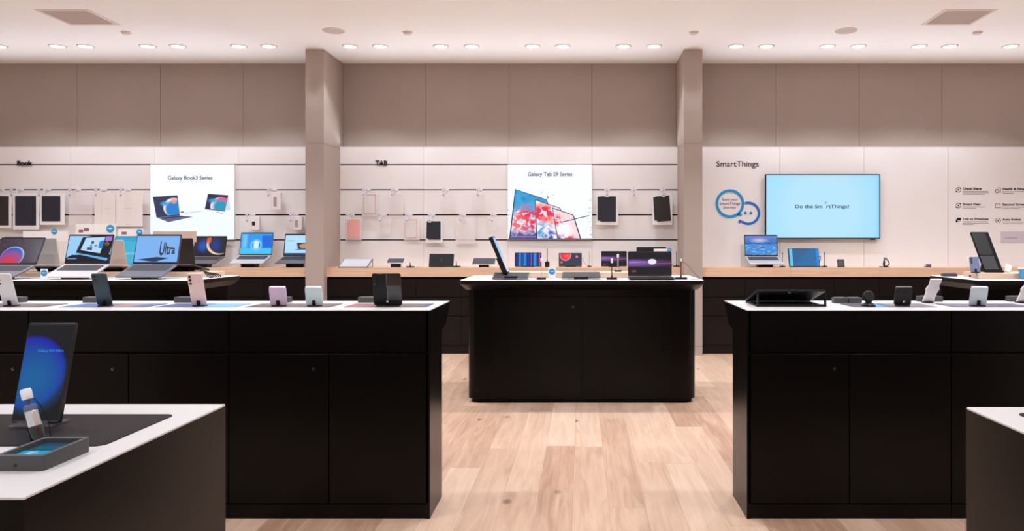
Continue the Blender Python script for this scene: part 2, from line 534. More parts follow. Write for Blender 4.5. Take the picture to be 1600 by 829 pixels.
for i, q in enumerate(row):
    if i == 0: lab = 'round recessed ceiling downlight cut off by the left edge of the photo'
    elif i == len(row) - 1: lab = 'round recessed ceiling downlight alone at the right edge of the photo'
    else:
        k = (i - 1) // 2; side = 'left' if (i - 1) % 2 == 0 else 'right'
        lab = 'round ceiling downlight, %s one of the %s complete pair from the left' % (side, ordn[k])
    downlight(px(q, YR), YR, lab, WALL_W, 100, 0.35)
# unseen rows added over the tables to light the room, out of frame
for j, y in enumerate((6.2, 4.3, 2.4, 0.4, -1.6)):
    for k in range(7):
        x = -6.0 + k * 2.0
        downlight(x, y, 'added unseen ceiling downlight over the sales floor in front of the wall row', ROOM_W * (1.45, 1.05, 0.85, 0.50, 0.50)[j], 130, 0.6, 'added ceiling downlights over the sales floor')

def vent(x0, x1, y0, y1, label):
    t = thing('ceiling_vent', label, 'vent', ((x0 + x1) / 2, (y0 + y1) / 2, CEIL), 0, 'ceiling vents')
    w = x1 - x0; d = y1 - y0; b = B()
    for (a0, a1, c0, c1) in ((-w/2-.03, w/2+.03, -d/2-.03, -d/2), (-w/2-.03, w/2+.03, d/2, d/2+.03), (-w/2-.03, -w/2, -d/2, d/2), (w/2, w/2+.03, -d/2, d/2)):
        box(b, a0, a1, c0, c1, -0.006, 0)
    link('frame', b, M_ring, t)
    b = B(); box(b, -w/2, w/2, -d/2, d/2, -0.002, 0)
    for k in range(14):
        yy = -d / 2 + d * (k + 0.5) / 14
        box(b, -w/2, w/2, yy - 0.006, yy + 0.006, -0.005, -0.002)
    link('grille', b, M_vent, t)
vent(-4.875, -4.455, 6.743, 7.162, 'square return air vent in the ceiling at the left')
vent(3.292, 3.708, 6.743, 7.162, 'square return air vent in the ceiling at the right')
for q, lab in ((521, 'flat round ceiling speaker beside the top of the left partition'), (1322, 'flat round ceiling speaker above the wall screen bay at the right')):
    t = thing('ceiling_speaker', lab, 'speaker', (px(q, 7.40), 7.40, CEIL), 0, 'ceiling speakers')
    b = B(); lathe(b, [(0.108, 0), (0.108, -0.004), (0.100, -0.007), (0.098, -0.004)]); link('rim', b, M_ring, t)
    b = B(); lathe(b, [(0.098, -0.002), (0.098, -0.005), (0.05, -0.008), (0.002, -0.009)]); link('grille', b, M_vent, t)
for q, lab in ((197, 'small round sprinkler cover in the ceiling near the left vent'), (637, 'small round sprinkler cover just right of the left ceiling speaker'),
               (1084, 'small round sprinkler cover beside the top of the right partition'), (1527, 'small round sprinkler cover in the ceiling near the right vent')):
    t = thing('sprinkler_cover', lab, 'sprinkler', (px(q, 7.45), 7.45, CEIL), 0, 'ceiling sprinkler covers')
    b = B(); lathe(b, [(0.048, 0), (0.050, -0.005), (0.044, -0.009)]); link('collar', b, M_ring, t)
    b = B(); lathe(b, [(0.036, -0.009), (0.038, -0.02), (0.032, -0.024), (0.002, -0.025)]); link('cap', b, M_sprk, t)

# ------------------------------------------------------------------ back counters
CF = 8.20      # front plane of worktops
def worktop(x0, x1, label, joints):
    bm = B(); xs = [x0] + joints + [x1]
    boards(bm, xs, 0.849, 0.949, CF, YW, 0.0015)
    o = link('worktop', bm, M_oak, None, False)
    # move origin to its base
    c = Vector(((x0 + x1) / 2, (CF + YW) / 2, 0.849))
    o.data.transform(Matrix.Translation(-c)); o.location = c
    return tag(o, label, 'countertop', 'oak worktops along the back wall')
UW = 0.488
worktop(-6.9, PLx0, 'light oak worktop along the back wall in the left bay', [PLx0 - k * 2 * UW for k in range(3, 0, -1)])
worktop(PLx1, PRx0, 'light oak worktop along the back wall between the two partitions', [PLx1 + k * 2 * UW for k in range(1, 4)])
worktop(PRx1, 6.9, 'light oak worktop along the back wall below the big screen', [PRx1 + 2 * k * UW for k in range(1, 6)])
def cabinet(x, label):
    t = thing('base_cabinet', label, 'cabinet', (x, CF + 0.02, 0), 0, 'drawer cabinets under the back worktops')
    w = UW / 2
    b = B(); box(b, -w, w, 0.022, 0.42, 0.0, 0.848); link('carcass', b, M_black2, t)
    b = B(); box(b, -w, w, 0.012, 0.022, 0.0, 0.096); link('plinth', b, M_cab, t)
    for z0, z1 in ((0.102, 0.412), (0.420, 0.619), (0.627, 0.822)):
        b = B(); rslab(b, 2 * w - 0.003, z1 - z0, 0.0, 0.02, 0.001, 0.001, cy=(z0 + z1) / 2); d = link('drawer', b, M_cab, t)
    return t
c0 = None
def put_cab(x, lab):
    global c0
    if c0 is None: c0 = cabinet(x, lab)
    else: dup(c0, (x, CF + 0.02, 0), 0, lab)
nth = ['first', 'second', 'third', 'fourth', 'fifth', 'sixth', 'seventh', 'eighth', 'ninth', 'tenth']
for k in range(6): put_cab(PLx0 - UW * (k + 0.5), 'dark brown drawer cabinet, %s one leftwards from the left partition' % nth[k])
for k in range(8): put_cab(PLx1 + UW * (k + 0.5), 'dark brown drawer cabinet, %s one rightwards from the left partition' % nth[k])
for k in range(9): put_cab(PRx1 + UW * (k + 0.5), 'dark brown drawer cabinet, %s one rightwards from the right partition' % nth[k])

# ------------------------------------------------------------------ display tables
def lockset(parent, x, y, z):
    b = B(); Mx = T(x, y, z) @ RX(90); lathe(b, [(0.0075, 0), (0.0075, 0.0015), (0.006, 0.0025), (0.001, 0.0025)], 18, Mx)
    lk = link('lock', b, M_blk, parent)
    b = B(); annulus(b, 0.0055, 0.0068, y - 0.0032, y - 0.0024, x, z, 16, 100, 290)
    link('lock_rim', b, M_chrome, lk)

def display_table(x_end, x_far, y_plain, y_lip, label, doors, locks, H=0.937, deep_lip=False):
    """long narrow table; plain side faces y_plain, the side with the swelling lip faces y_lip"""
    s = 1 if y_lip > y_plain else -1
    cx_ = (x_end + x_far) / 2
    t = thing('display_table', label, 'table', (cx_, y_plain, 0))
    e = x_end - cx_; f = x_far - cx_; d = abs(y_lip - y_plain)
    Y = lambda v: s * v
    prof = [(0.0, 0.0), (d - 0.22, 0.0), (d - 0.22, H - 0.128), (d - 0.207, H - 0.118), (d - 0.125, H - 0.112), (d - 0.105, H - 0.098), (d - 0.03, H - 0.03), (d, H - 0.018), (d, H - 0.004), (0.0, H - 0.004)]
    if deep_lip: prof = [(0.0, 0.0), (d - 0.22, 0.0), (d - 0.22, H - 0.150), (d - 0.20, H - 0.140), (d - 0.06, H - 0.128), (d, H - 0.105), (d, H - 0.004), (0.0, H - 0.004)]
    sg = 1 if e > f else -1
    # end panels, full profile
    for a, c in ((e - sg * 0.018, e), (f, f + sg * 0.018)):
        b = B(); prism(b, [(Y(u), v) for u, v in prof], min(a, c), max(a, c), 'x'); link('end_panel', b, M_black, t, False)
    # core, set back behind the doors
    cp = [(0.016 if u == 0 else u - 0.001, v) for u, v in prof]
    b = B(); prism(b, [(Y(u), v) for u, v in cp], min(e - sg * 0.018, f + sg * 0.018), max(e - sg * 0.018, f + sg * 0.018), 'x'); link('carcass', b, M_black2, t, False)
    y0, y1 = sorted((Y(0.0), Y(0.016)))
    for k, (a, c) in enumerate(doors):
        a -= cx_; c -= cx_
        b = B(); rslab(b, abs(c - a) - 0.005, 0.7385 - 0.069, y0, y1, 0.001, 0.0012, cx=(a + c) / 2, cy=(0.7385 + 0.069) / 2)
        dr = link('door', b, M_black, t)
        if locks[k] is not None: lockset(dr, locks[k] - cx_, y0, pz(576, 3.362))
    # rail panels above, kick board below
    rails = []
    for k in range(0, len(doors), 2):
        xs = [v for dd in doors[k:k + 2] for v in dd]; rails.append((min(xs), max(xs)))
    for a, c in rails:
        a -= cx_; c -= cx_
        b = B(); rslab(b, c - a - 0.005, H - 0.006 - 0.748, y0, y1, 0.001, 0.0012, cx=(a + c) / 2, cy=(H - 0.006 + 0.748) / 2); link('rail_panel', b, M_black, t)
        b = B(); rslab(b, c - a - 0.003, 0.062, y0 + (0.002 if s > 0 else 0), y1, 0.001, 0.001, cx=(a + c) / 2, cy=0.033); link('kick_board', b, M_black, t)
    x0, x1 = sorted((e, f)); q0, q1 = sorted((Y(0), Y(d)))
    b = B(); rslab(b, x1 - x0, q1 - q0, H - 0.004, H, 0.002, 0.0008, 'z', (x0 + x1) / 2, (q0 + q1) / 2); link('tabletop', b, M_top, t)
    return t

DU = 0.4495
dl = [(-0.684 - DU * (k + 1), -0.684 - DU * k) for k in range(8)]
lk = [None] * 8
lk[1] = px(490, 3.362); lk[3] = px(177, 3.362); lk[4] = px(21, 3.362)
display_table(-0.679, -4.29, 3.362, 3.876, 'long black display table with white top holding six phones, left of the aisle', dl, lk)
dr_ = [(0.749 + 0.457 * k, 0.749 + 0.457 * (k + 1)) for k in range(8)]
lk = [px(1304, 3.362)] + [None] * 7; lk[2] = 0.749 + 0.457 * 2.85
display_table(0.744, 4.42, 3.362, 3.895, 'long black display table with white top holding a propped tablet, right of the aisle', dr_, lk)
display_table(-0.679, -3.0, 1.43, 0.913, 'black display table with white top in the near left corner', [(-0.684 - DU * (k + 1), -0.684 - DU * k) for k in range(5)], [None] * 5, deep_lip=True)
display_table(0.722, 3.0, 1.405, 0.89, 'black display table with white top in the near right corner', [(0.727 + DU * k, 0.727 + DU * (k + 1)) for k in range(5)], [None] * 5, deep_lip=True)

def island(xc, label, riser=None):
    t = thing('island_table', label, 'table', (xc, 5.75, 0), 0)
    H = 0.946; hw = 0.88; dp = 0.66
    b = B()
    for (z0, z1, i) in ((0.0, 0.032, 0.022),):
        rslab(b, 2 * (hw - i), dp - 2 * i, z0, z1, 0.08, 0.001, 'z', 0, dp / 2, n=8)
    link('plinth', b, M_black2, t)
    b = B(); rslab(b, 2 * hw, dp, 0.032, 0.872, 0.085, 0.002, 'z', 0, dp / 2, n=10); link('body', b, M_black, t)
    for sx in (-1, 1):
        x0, x1 = (-0.686, -0.003) if sx < 0 else (0.003, 0.690)
        b = B(); rslab(b, x1 - x0 - 0.007, 0.8175 - 0.05, -0.010, 0.003, 0.001, 0.002, cx=(x0 + x1) / 2, cy=(0.8175 + 0.05) / 2)
        d = link('door', b, M_black, t)
        if sx < 0: lockset(d, -0.065, -0.010, pz(479, 5.75))
    # top: underside bevel, black band, white sheet
    def rr(w, y0, y1, r, z): return [(u, v, z) for u, v in rrect(w, y1 - y0, r, 8, 0, (y0 + y1) / 2)]
    b = B(); rings(b, [rr(1.775, -0.01, 0.67, 0.085, 0.868), rr(1.80, -0.02, 0.68, 0.085, 0.870), rr(1.858, -0.085, 0.735, 0.075, 0.908), rr(1.866, -0.095, 0.745, 0.07, 0.914), rr(1.866, -0.095, 0.745, 0.07, 0.943), rr(1.862, -0.093, 0.743, 0.07, 0.9445)])
    link('top_edge', b, M_edge, t)
    b = B(); rings(b, [rr(1.862, -0.093, 0.743, 0.068, 0.9445), rr(1.856, -0.090, 0.740, 0.066, H)]); link('tabletop', b, M_top, t)
    return t
island(0.005, 'black island table with rounded corners in the middle of the aisle')
island(-3.868, 'black island table at the back left carrying three laptops')
island(3.935, 'black island table at the back right carrying a wooden riser')
def riser(xc, y0, y1, w, h, label, z=0.946, r=0.02, rz=0):
    b = B(); rslab(b, w, y1 - y0, 0, h, r, 0.002, 'z', 0, 0, n=6)
    o = link('wooden_riser', b, M_riser); o.location = (xc, (y0 + y1) / 2, z)
    return tag(o, label, 'riser', 'pale wooden risers on the island tables')
riser(px(917, 6.1), 6.02, 6.28, 1.36, 0.045, 'long low pale wooden riser on the middle island table')
riser(-3.86, 6.16, 6.44, 1.6, 0.04, 'long low pale wooden riser behind the laptops on the left island table')
riser(px(1558, 6.0) + 0.44, 5.86, 6.2, 1.25, 0.045, 'pale wooden riser with rounded end on the right island table', r=0.05)

# ------------------------------------------------------------------ lit posters and wall screen
def lightbox(x0, x1, z0, z1, label, m, head, hz, hw, hx):
    w = x1 - x0; h = z1 - z0
    t = thing('lightbox_poster', label, 'poster', ((x0 + x1) / 2, YW, z0))
    b = B(); box(b, -w/2, w/2, -0.03, 0, 0, h); link('frame', b, M_wht, t, False)
    picture('poster_face', w - 0.006, h - 0.006, m, t, T(0, -0.03, 0.003), 0.001)
    text('headline', head, 0.045, M_ltx, t, (hx, -0.0312, hz), None, 'CENTER', 0.0002, width=hw, bold=0.0012)
    return t
M_ltx = mat('poster_text_navy', (52, 62, 110), 0.6)
# poster one: two laptops on white
im = Img('poster_laptops', (238, 246, 255), 1.0, 1.0)
U = lambda X: (X - 32) / 822.0
V = lambda Y: 1 - (Y - 48) / 725.0
Q = lambda pts: [(U(x), V(y)) for x, y in pts][::-1]
im.paint(((im.v - 0.25) * 3).clamp() * 0.8, (248, 252, 255))
im.paint(im.poly(Q([(55, 358), (298, 342), (322, 540), (92, 560)])), (52, 58, 88))
im.paint(im.poly(Q([(92, 560), (322, 540), (448, 553), (210, 604)])), (92, 98, 130))
im.paint(im.poly(Q([(130, 560), (320, 545), (360, 550), (180, 572)])), (56, 62, 92))
scr = im.poly(Q([(64, 366), (290, 350), (314, 528), (98, 548)]))
im.paint(scr * im.circ(U(262), V(460), 0.125, 0.01), (236, 226, 232))
im.paint(scr * im.circ(U(275), V(475), 0.115, 0.02), (40, 130, 205))
im.paint(scr * im.circ(U(262), V(398), 0.03, 0.03), (240, 150, 130))
im.paint(scr * im.circ(U(175), V(425), 0.028, 0.03, 1.6, 1), (70, 160, 215))
im.paint(im.poly(Q([(795, 340), (822, 485), (770, 490), (762, 470)])), (206, 212, 232))
im.paint(im.poly(Q([(598, 328), (797, 342), (762, 502), (566, 478)])), (40, 50, 78))
sc2 = im.poly(Q([(603, 334), (790, 347), (757, 494), (573, 472)]))
im.paint(sc2 * im.circ(U(720), V(450), 0.12, 0.01), (236, 222, 232))
im.paint(sc2 * im.circ(U(738), V(390), 0.06, 0.02, 1.2, 0.6), (236, 80, 120))
im.paint(sc2 * im.circ(U(722), V(455), 0.09, 0.04), (40, 150, 190))
im.paint(sc2 * im.circ(U(650), V(395), 0.03, 0.04, 1.6, 0.8), (60, 150, 205))
im.paint(im.poly(Q([(680, 503), (745, 518), (743, 523), (680, 508)])), (50, 54, 74))
im.paint(im.poly(Q([(370, 517), (548, 494), (548, 497), (370, 521)])), (120, 130, 160))
im.paint(im.circ(U(345), V(507), 0.018, 0.01, 1.2, 0.7), (110, 120, 140))
lightbox(px(237, YW), px(368, YW), slots[3] + 0.002, slots[0] - 0.002, 'backlit white poster with two open laptops under a blue headline, left bay', im.done(),
         'Galaxy Book3 Series', 0.872 * (0.69) + 0.09, 0.513, -0.025)
# poster two: three tablets and a pen
U = lambda X: (X - 36) / 824.0
V = lambda Y: 1 - (Y - 52) / 735.0
im = Img('poster_tablets', (244, 250, 255), 1.0, 1.0)
nz = im.noise(9, 5, 1.2); nz2 = im.noise(16, 4, 0.8); nz3 = im.noise(24, 4)
edge_spl = ((im.u - 0.86) * 6).clamp().max(((0.06 - im.u) * 12).clamp()) * ((0.62 - im.v) * 5).clamp()
im.paint(edge_spl * ((nz3 - 0.56) * 12).clamp(), (120, 150, 185))
im.paint(im.circ(U(425), V(368), 0.09, 0.05) * ((nz3 - 0.58) * 14).clamp(), (90, 140, 180))
def tab(outer, inner, wave):
    im.paint(im.poly(Q(outer)), (48, 56, 88))
    s = im.poly(Q(inner))
    wave(s)
def w1(s):
    im.paint(s, (60, 164, 216))
    im.paint(s * ((nz - 0.45) * 5).clamp() * ((im.v - 0.3) * 3).clamp(), (24, 120, 190))
    im.paint(s * ((0.42 - im.v + (nz - 0.5) * 0.5) * 9).clamp(), (226, 226, 244))
    im.paint(s * im.circ(U(230), V(590), 0.17, 0.12) * ((nz2 - 0.40) * 8).clamp(), (226, 48, 84))
    im.paint(s * im.circ(U(120), V(620), 0.10, 0.10) * ((nz2 - 0.46) * 10).clamp(), (240, 110, 110))
    im.paint(s * ((0.17 - im.v + (nz - 0.5) * 0.4) * 10).clamp(), (74, 66, 140))
    im.paint(s * im.circ(U(210), V(700), 0.08, 0.06) * ((nz - 0.5) * 12).clamp(), (210, 50, 110))
def w2(s):
    im.paint(s, (250, 238, 242))
    im.paint(s * im.circ(U(380), V(530), 0.13, 0.09, 1.3, 1) * ((nz2 - 0.36) * 8).clamp(), (232, 44, 84))
    im.paint(s * im.circ(U(420), V(600), 0.1, 0.05, 1.2, 0.6) * ((nz2 - 0.48) * 8).clamp(), (248, 150, 110))
    im.paint(s * im.circ(U(390), V(700), 0.11, 0.08) * ((nz - 0.44) * 8).clamp(), (50, 160, 220))
    im.paint(s * im.circ(U(440), V(770), 0.10, 0.05) * ((nz2 - 0.5) * 10).clamp(), (60, 80, 180))
def w3(s):
    im.paint(s, (246, 214, 220))
    im.paint(s * ((im.v - 0.33) * 6).clamp(), (190, 222, 244))
    im.paint(s * im.circ(U(560), V(700), 0.12, 0.1) , (248, 250, 255))
    im.paint(s * im.circ(U(520), V(600), 0.07, 0.06) * ((nz2 - 0.46) * 12).clamp(), (236, 70, 100))
    im.paint(s * im.circ(U(600), V(775), 0.08, 0.06, 1.5, 0.6) * ((nz2 - 0.45) * 12).clamp(), (226, 60, 120))
    im.paint(s * im.circ(U(520), V(780), 0.05, 0.04) * ((nz - 0.45) * 12).clamp(), (90, 90, 180))
tab([(106, 288), (418, 392), (432, 430), (440, 786), (48, 786)], [(114, 297), (412, 397), (424, 430), (432, 780), (62, 778)], w1)
tab([(302, 390), (548, 474), (562, 500), (640, 786), (315, 786)], [(308, 400), (542, 480), (552, 500), (628, 786), (327, 786)], w2)
tab([(468, 470), (678, 542), (690, 565), (758, 786), (522, 786)], [(477, 482), (672, 549), (680, 568), (745, 786), (533, 786)], w3)
im.paint(im.poly(Q([(560, 612), (834, 547), (836, 556), (566, 620)])), (84, 92, 128))
im.paint(im.rect(0, 0, 1, 0.012), (70, 60, 70))
im.paint(im.poly(Q([(65, 752), (310, 752), (312, 768), (64, 768)])) * 0.5, (150, 150, 200))
lightbox(px(793.5, YW), px(925, YW), slots[3] + 0.002, slots[0] - 0.002, 'backlit white poster with three tablets showing a red and blue splash, middle bay', im.done(),
         'Galaxy Tab S9 Series', 0.735, 0.513, 0.003)
# wall screen
im = Img('wall_screen_picture', (142, 212, 250), 1.77, 1.0)
im.paint(im.circ(0.5, 0.45, 0.95, 0.9) * 0.75, (190, 228, 252))
im.paint(((im.u - 0.96) * 25).clamp() * 0.5, (110, 200, 250))
im.paint(im.circ(0.527, 0.56, 0.018, 0.02), (110, 190, 220))
tvx0, tvx1, tvz0, tvz1 = px(1196, 8.6), px(1375.5, 8.6), pz(373, 8.6), pz(271.8, 8.6)
t = thing('wall_screen', 'large flat wall screen with pale blue picture and a short slogan', 'television', ((tvx0 + tvx1) / 2, YW, tvz0))
w = tvx1 - tvx0; h = tvz1 - tvz0
b = B(); rslab(b, w, h, -0.055, -0.02, 0.006, 0.002, cy=h / 2); box(b, -w/4, w/4, -0.02, 0, h*0.2, h*0.8); box(b, w * 0.42, w * 0.46, -0.05, -0.03, -0.012, 0.002); link('bezel', b, M_blk, t)
picture('screen', w - 0.022, h - 0.024, im.done(), t, T(0, -0.055, 0.013), 0.001)
M_slog = mat('slogan_teal', (20, 70, 92), 0.6)
text('slogan', 'Do the Sm  rtThings!', 0.040, M_slog, t, (-0.01, -0.0565, h / 2 - 0.018), None, 'CENTER', 0.0002, width=0.617, bold=0.0012)

# wall lettering
def letters(name, s, x0, y, xw, ph, label, D=YW, ext=0.001, bold=0.0006, cat='sign', yoff=0.0):
    t = thing(name, label, cat, (px(x0, D), D - yoff, pz(y, D)))
    text('lettering', s, ph * D / F, M_letter, t, (0, -ext - 0.0002, 0), None, 'LEFT', ext, width=xw * D / F, bold=bold)
    return t
letters('bay_sign', 'Book', 27, 258.6, 23, 8.0, 'small raised black letters on the top slot of the left bay', ext=0.006, bold=0.0015)
letters('bay_sign', 'TAB', 587, 258.8, 18, 8.8, 'small raised black letters on the top slot of the middle bay', ext=0.006, bold=0.0012)
letters('wall_lettering', 'SmartThings', 1119, 260.3, 66, 9.2, 'black wall lettering above the blue ring emblem', bold=0.001)
# emblem of two rings
t = thing('ring_emblem', 'blue wall emblem of two overlapping rings, the smaller one with two dots', 'sign', (px(1152, YW), YW, pz(352, YW)))
k = YW / F
def ex(x): return (x - 1152) * k
def ez(y): return (352 - y) * k
M_cy = mat('emblem_cyan', (20, 146, 208), 0.5); M_bl = mat('emblem_blue', (14, 108, 200), 0.5)
b = B(); annulus(b, 14.4 * k, 18.3 * k, -0.004, 0, ex(1169.3), ez(333), 64, -128, 110)
for dx in (1164.4, 1173.2): annulus(b, 0.0002, 2.2 * k, -0.004, 0, ex(dx), ez(332.6), 24)
prism(b, [(ex(1152.8), ez(346.5)), (ex(1156), ez(342.5)), (ex(1160), ez(345.5)), (ex(1155.4), ez(349))], -0.004, 0); link('small_ring', b, M_bl, t, False)
b = B(); annulus(b, 18.3 * k, 22.4 * k, -0.006, 0, ex(1140.4), ez(317.9), 80, -55, 305)
prism(b, [(ex(1151), ez(336)), (ex(1155.5), ez(332.5)), (ex(1159.8), ez(335.5)), (ex(1157), ez(337.5))], -0.006, 0); link('big_ring', b, M_cy, t, False)
M_dkt = mat('emblem_text', (96, 66, 84), 0.6)
for s_, yy, w_ in (('Start your', 313.2, 25), ('SmartThings', 319.6, 32), ('Journey', 325.6, 20)):
    text('lettering', s_, 4.1 * k, M_dkt, t, (ex(1140.4), -0.002, ez(yy)), None, 'CENTER', 0.0005, width=w_ * k)
# six feature notes at the right
def note(x, y, head, hw, lines, icon, label):
    t = thing('wall_note', label, 'sign', (px(x, YW), YW, pz(y, YW)), 0, 'feature notes on the right wall')
    fx = lambda v: (v - x) * k
    fz = lambda v: (y - v) * k
    b = B(); cx0 = fx(x + 4.4); cz0 = 0
    if icon == 'ring':
        annulus(b, 3.3 * k, 4.1 * k, -0.002, 0, cx0, cz0, 32, 20, 170); annulus(b, 3.3 * k, 4.1 * k, -0.002, 0, cx0, cz0, 32, 200, 350)
        annulus(b, 0.0002, 1.3 * k, -0.002, 0, cx0, cz0, 16)
        box(b, cx0 + 2.4 * k, cx0 + 4.4 * k, -0.002, 0, 1.8 * k, 3.6 * k); box(b, cx0 - 4.4 * k, cx0 - 2.4 * k, -0.002, 0, -3.6 * k, -1.8 * k)
    elif icon == 'ring2':
        annulus(b, 3.3 * k, 4.1 * k, -0.002, 0, cx0, cz0, 32, 110, 250); annulus(b, 3.3 * k, 4.1 * k, -0.002, 0, cx0, cz0, 32, 290, 430)
        prism(b, [(cx0 - 0.6 * k, -2 * k), (cx0 + 1.2 * k, 0.2 * k), (cx0 + 0.6 * k, 2 * k), (cx0 - 1.2 * k, -0.2 * k)], -0.002, 0)
    elif icon == 'watch':
        annulus(b, 2.2 * k, 3.1 * k, -0.002, 0, cx0 - 1.6 * k, -1.5 * k, 32)
        for (a0, a1, c0_, c1_) in ((-0.6, 4, 3.4, 4.1), (3.3, 4, -3.6, 4.1), (1.5, 4, -3.6, -2.9)): box(b, cx0 + a0 * k, cx0 + a1 * k, -0.002, 0, c0_ * k, c1_ * k)
    elif icon == 'screens':
        for (a0, a1, c0_, c1_) in ((-4.6, 3.6, 2.6, 3.2), (-4.6, -4, -3, 3.2), (3, 3.6, -1, 3.2), (-4.6, 5, -3.4, -2.6)): box(b, cx0 + a0 * k, cx0 + a1 * k, -0.002, 0, c0_ * k, c1_ * k)
    else:
        box(b, cx0 - 2.4 * k, cx0 + 4 * k, -0.002, 0, -0.4 * k, 3.8 * k); box(b, cx0 - 4 * k, cx0 - 1.2 * k, -0.003, 0, -3.4 * k, 1.4 * k)
        box(b, cx0 - 0.8 * k, cx0 + 4 * k, -0.002, 0, -2.4 * k, -1.9 * k)
    link('icon', b, M_letter if icon == 'pc' else M_dk2, t, False)
    text('heading', head, 3.6 * k, M_dk2, t, (fx(x + 11.3), -0.0012, fz(y + 0.8 - 1)), None, 'LEFT', 0.0005, width=hw * k, bold=0.0012)
    b = B()
    for j, wl in enumerate(lines):
        zz = fz(y + 3.2 + 2.3 * j - 1)
        box(b, fx(x + 11.5), fx(x + 11.5 + wl), -0.0012, 0, zz - 0.6 * k, zz + 0.3 * k)
    link('fine_print', b, M_letterg, t, False)
M_dk2 = mat('note_print', (44, 38, 46), 0.6)
note(1493, 296.3, 'Quick Share', 29, [40, 41, 34], 'ring', 'small dark print note with a looping arrow icon, top of the inner column')
note(1493, 320.7, 'Smart View', 28, [34, 20], 'ring', 'small dark print note with a looping arrow icon, middle of the inner column')
note(1493, 343.8, 'Link to Windows', 40, [38, 40, 16], 'pc', 'small dark print note with a solid screen and phone icon, bottom of the inner column')
note(1555, 296.8, 'Health & Fitness', 39, [38, 17], 'watch', 'small dark print note with a watch and phone icon, top of the outer column')
note(1555, 321, 'Second Screen', 38, [40, 27], 'screens', 'small dark print note with a tablet outline icon, middle of the outer column')
note(1555, 344.5, 'Auto Switch', 29, [40, 32], 'ring2', 'small dark print note with a bolt ring icon, bottom of the outer column')
b = B(); box(b, 0, 60 * k, -0.003, 0, 0, 17.5 * k); box(b, 6 * k, 26 * k, -0.0036, -0.003, 7 * k, 8 * k, mi=1)
o = link('wall_plaque', b, [mat('pale_mauve_plaque', (208, 196, 206), 0.5), M_letterg], None, False); o.location = (px(1563.6, YW), YW, pz(379, YW))
tag(o, 'pale mauve rectangular plaque on the white wall below the notes, at the right edge', 'sign')

# ------------------------------------------------------------------ hooks and hanging packs
hook0 = None
def hook(pxx, row_, where):
    global hook0
    lab = 'ticket hook, ' + where
    z = slots[row_]; x = px(pxx, YW)
    if hook0 is None:
        t = thing('display_hook', lab, 'hook', (x, YW, z), 0, 'price ticket hooks in the wall slots')
        b = B(); rslab(b, 0.064, 0.020, -0.006, 0.004, 0.004, 0.001, cx=0.004); link('bracket', b, M_wht, t)
        b = B(); tube(b, [(0, -0.004, 0.004), (0, -0.06, 0.004), (0, -0.125, 0.008), (0, -0.135, 0.018)], 0.0028); link('arm', b, M_steel, t)
        b = B(); rslab(b, 0.034, 0.105, -0.140, -0.138, 0.004, 0.0004, cy=-0.040); tk = link('ticket', b, M_tagc, t)
        b = B()
        for zz, ww in ((-0.012, 0.020), (-0.020, 0.014), (-0.064, 0.018), (-0.071, 0.020), (-0.078, 0.016)): box(b, -ww / 2, ww / 2, -0.1408, -0.140, zz - 0.002, zz + 0.002)
        link('ticket_print', b, M_code, tk, False)
        hook0 = t
    else:
        dup(hook0, (x, YW, z), 0, lab)
HOOKS = [32, 74.4, 121.7, 162, 200, 2, 427.5, 574, 617.5, 696.5, 749, 948, 989.5, 1034.7], [394, 461.5, 549, 599, 639.5, 675, 723, 771]
def pack(x0, x1, y0, y1, name, label, cat, D=8.60, film=M_clear, inner=None, th=0.012):
    """hanging pack given by its outline in photo pixels at distance D; inner = list of (x0,x1,y0,y1,mat,tilt)"""
    w = (x1 - x0) * D / F; zt = pz(y0, D); zb = pz(y1, D); cx_ = px((x0 + x1) / 2, D); h = zt - zb
    t = thing(name, label, cat, (cx_, D, zb), 0, 'packs hanging on the slat wall')
    b = B(); rslab(b, w, h, 0.0, 0.003, 0.004, 0.0004, cy=h / 2); link('backing', b, film, t)
    hi = slots[1] if y0 < 320 else slots[2]; hk = min(HOOKS[0 if y0 < 320 else 1], key=lambda q: abs(px(q, YW) - cx_)); hx_ = px(hk, YW) - cx_
    b = B(); rslab(b, 0.022, hi + 0.016 - zt + 0.012, -0.001, 0.004, 0.004, 0.0004, cx=hx_, cy=(hi + 0.016 + zt - 0.012) / 2 - zb); link('hang_tab', b, film, t)
    for k_, it in enumerate(inner or []):
        a0, a1, c0_, c1_, mm = it[:5]; tl = it[5] if len(it) > 5 else 0; y_ = -0.002 - 0.004 * k_
        iw = (a1 - a0) * D / F; ih = (c1_ - c0_) * D / F
        M_ = T(px((a0 + a1) / 2, D) - cx_, y_, pz((c0_ + c1_) / 2, D) - zb) @ RY(tl)
        b = B()
        if len(it) > 6:   # outline only
            e_ = it[6]
            for (u0, u1, v0, v1) in ((-iw/2, iw/2, -ih/2, -ih/2+e_), (-iw/2, iw/2, ih/2-e_, ih/2), (-iw/2, -iw/2+e_, -ih/2, ih/2), (iw/2-e_, iw/2, -ih/2, ih/2)):
                box(b, u0, u1, -0.001, 0.001, v0, v1, M_)
        else: rslab(b, iw, ih, -0.003, 0.001, 0.003, 0.0006, M=M_)
        link('cover', b, mm, t)
    return t
W8 = M_card
for q, w_ in ((32, 'over the blue-black cover second from the left'), (74.4, 'over the shorter blue-black cover'), (121.7, 'left of the row of white folders'),
              (162, 'over the narrower white folder'), (200, 'over the wide white folder beside the poster'), (2, 'over the brown-black cover at the left edge')):
    hook(q, 1, 'left bay upper row, ' + w_)
hook(427.5, 1, 'left bay, over the tall white gadget pack right of the poster'); hook(394, 2, 'left bay lower row, above the blue-screen laptop'); hook(461.5, 2, 'left bay lower row, beside the left partition')
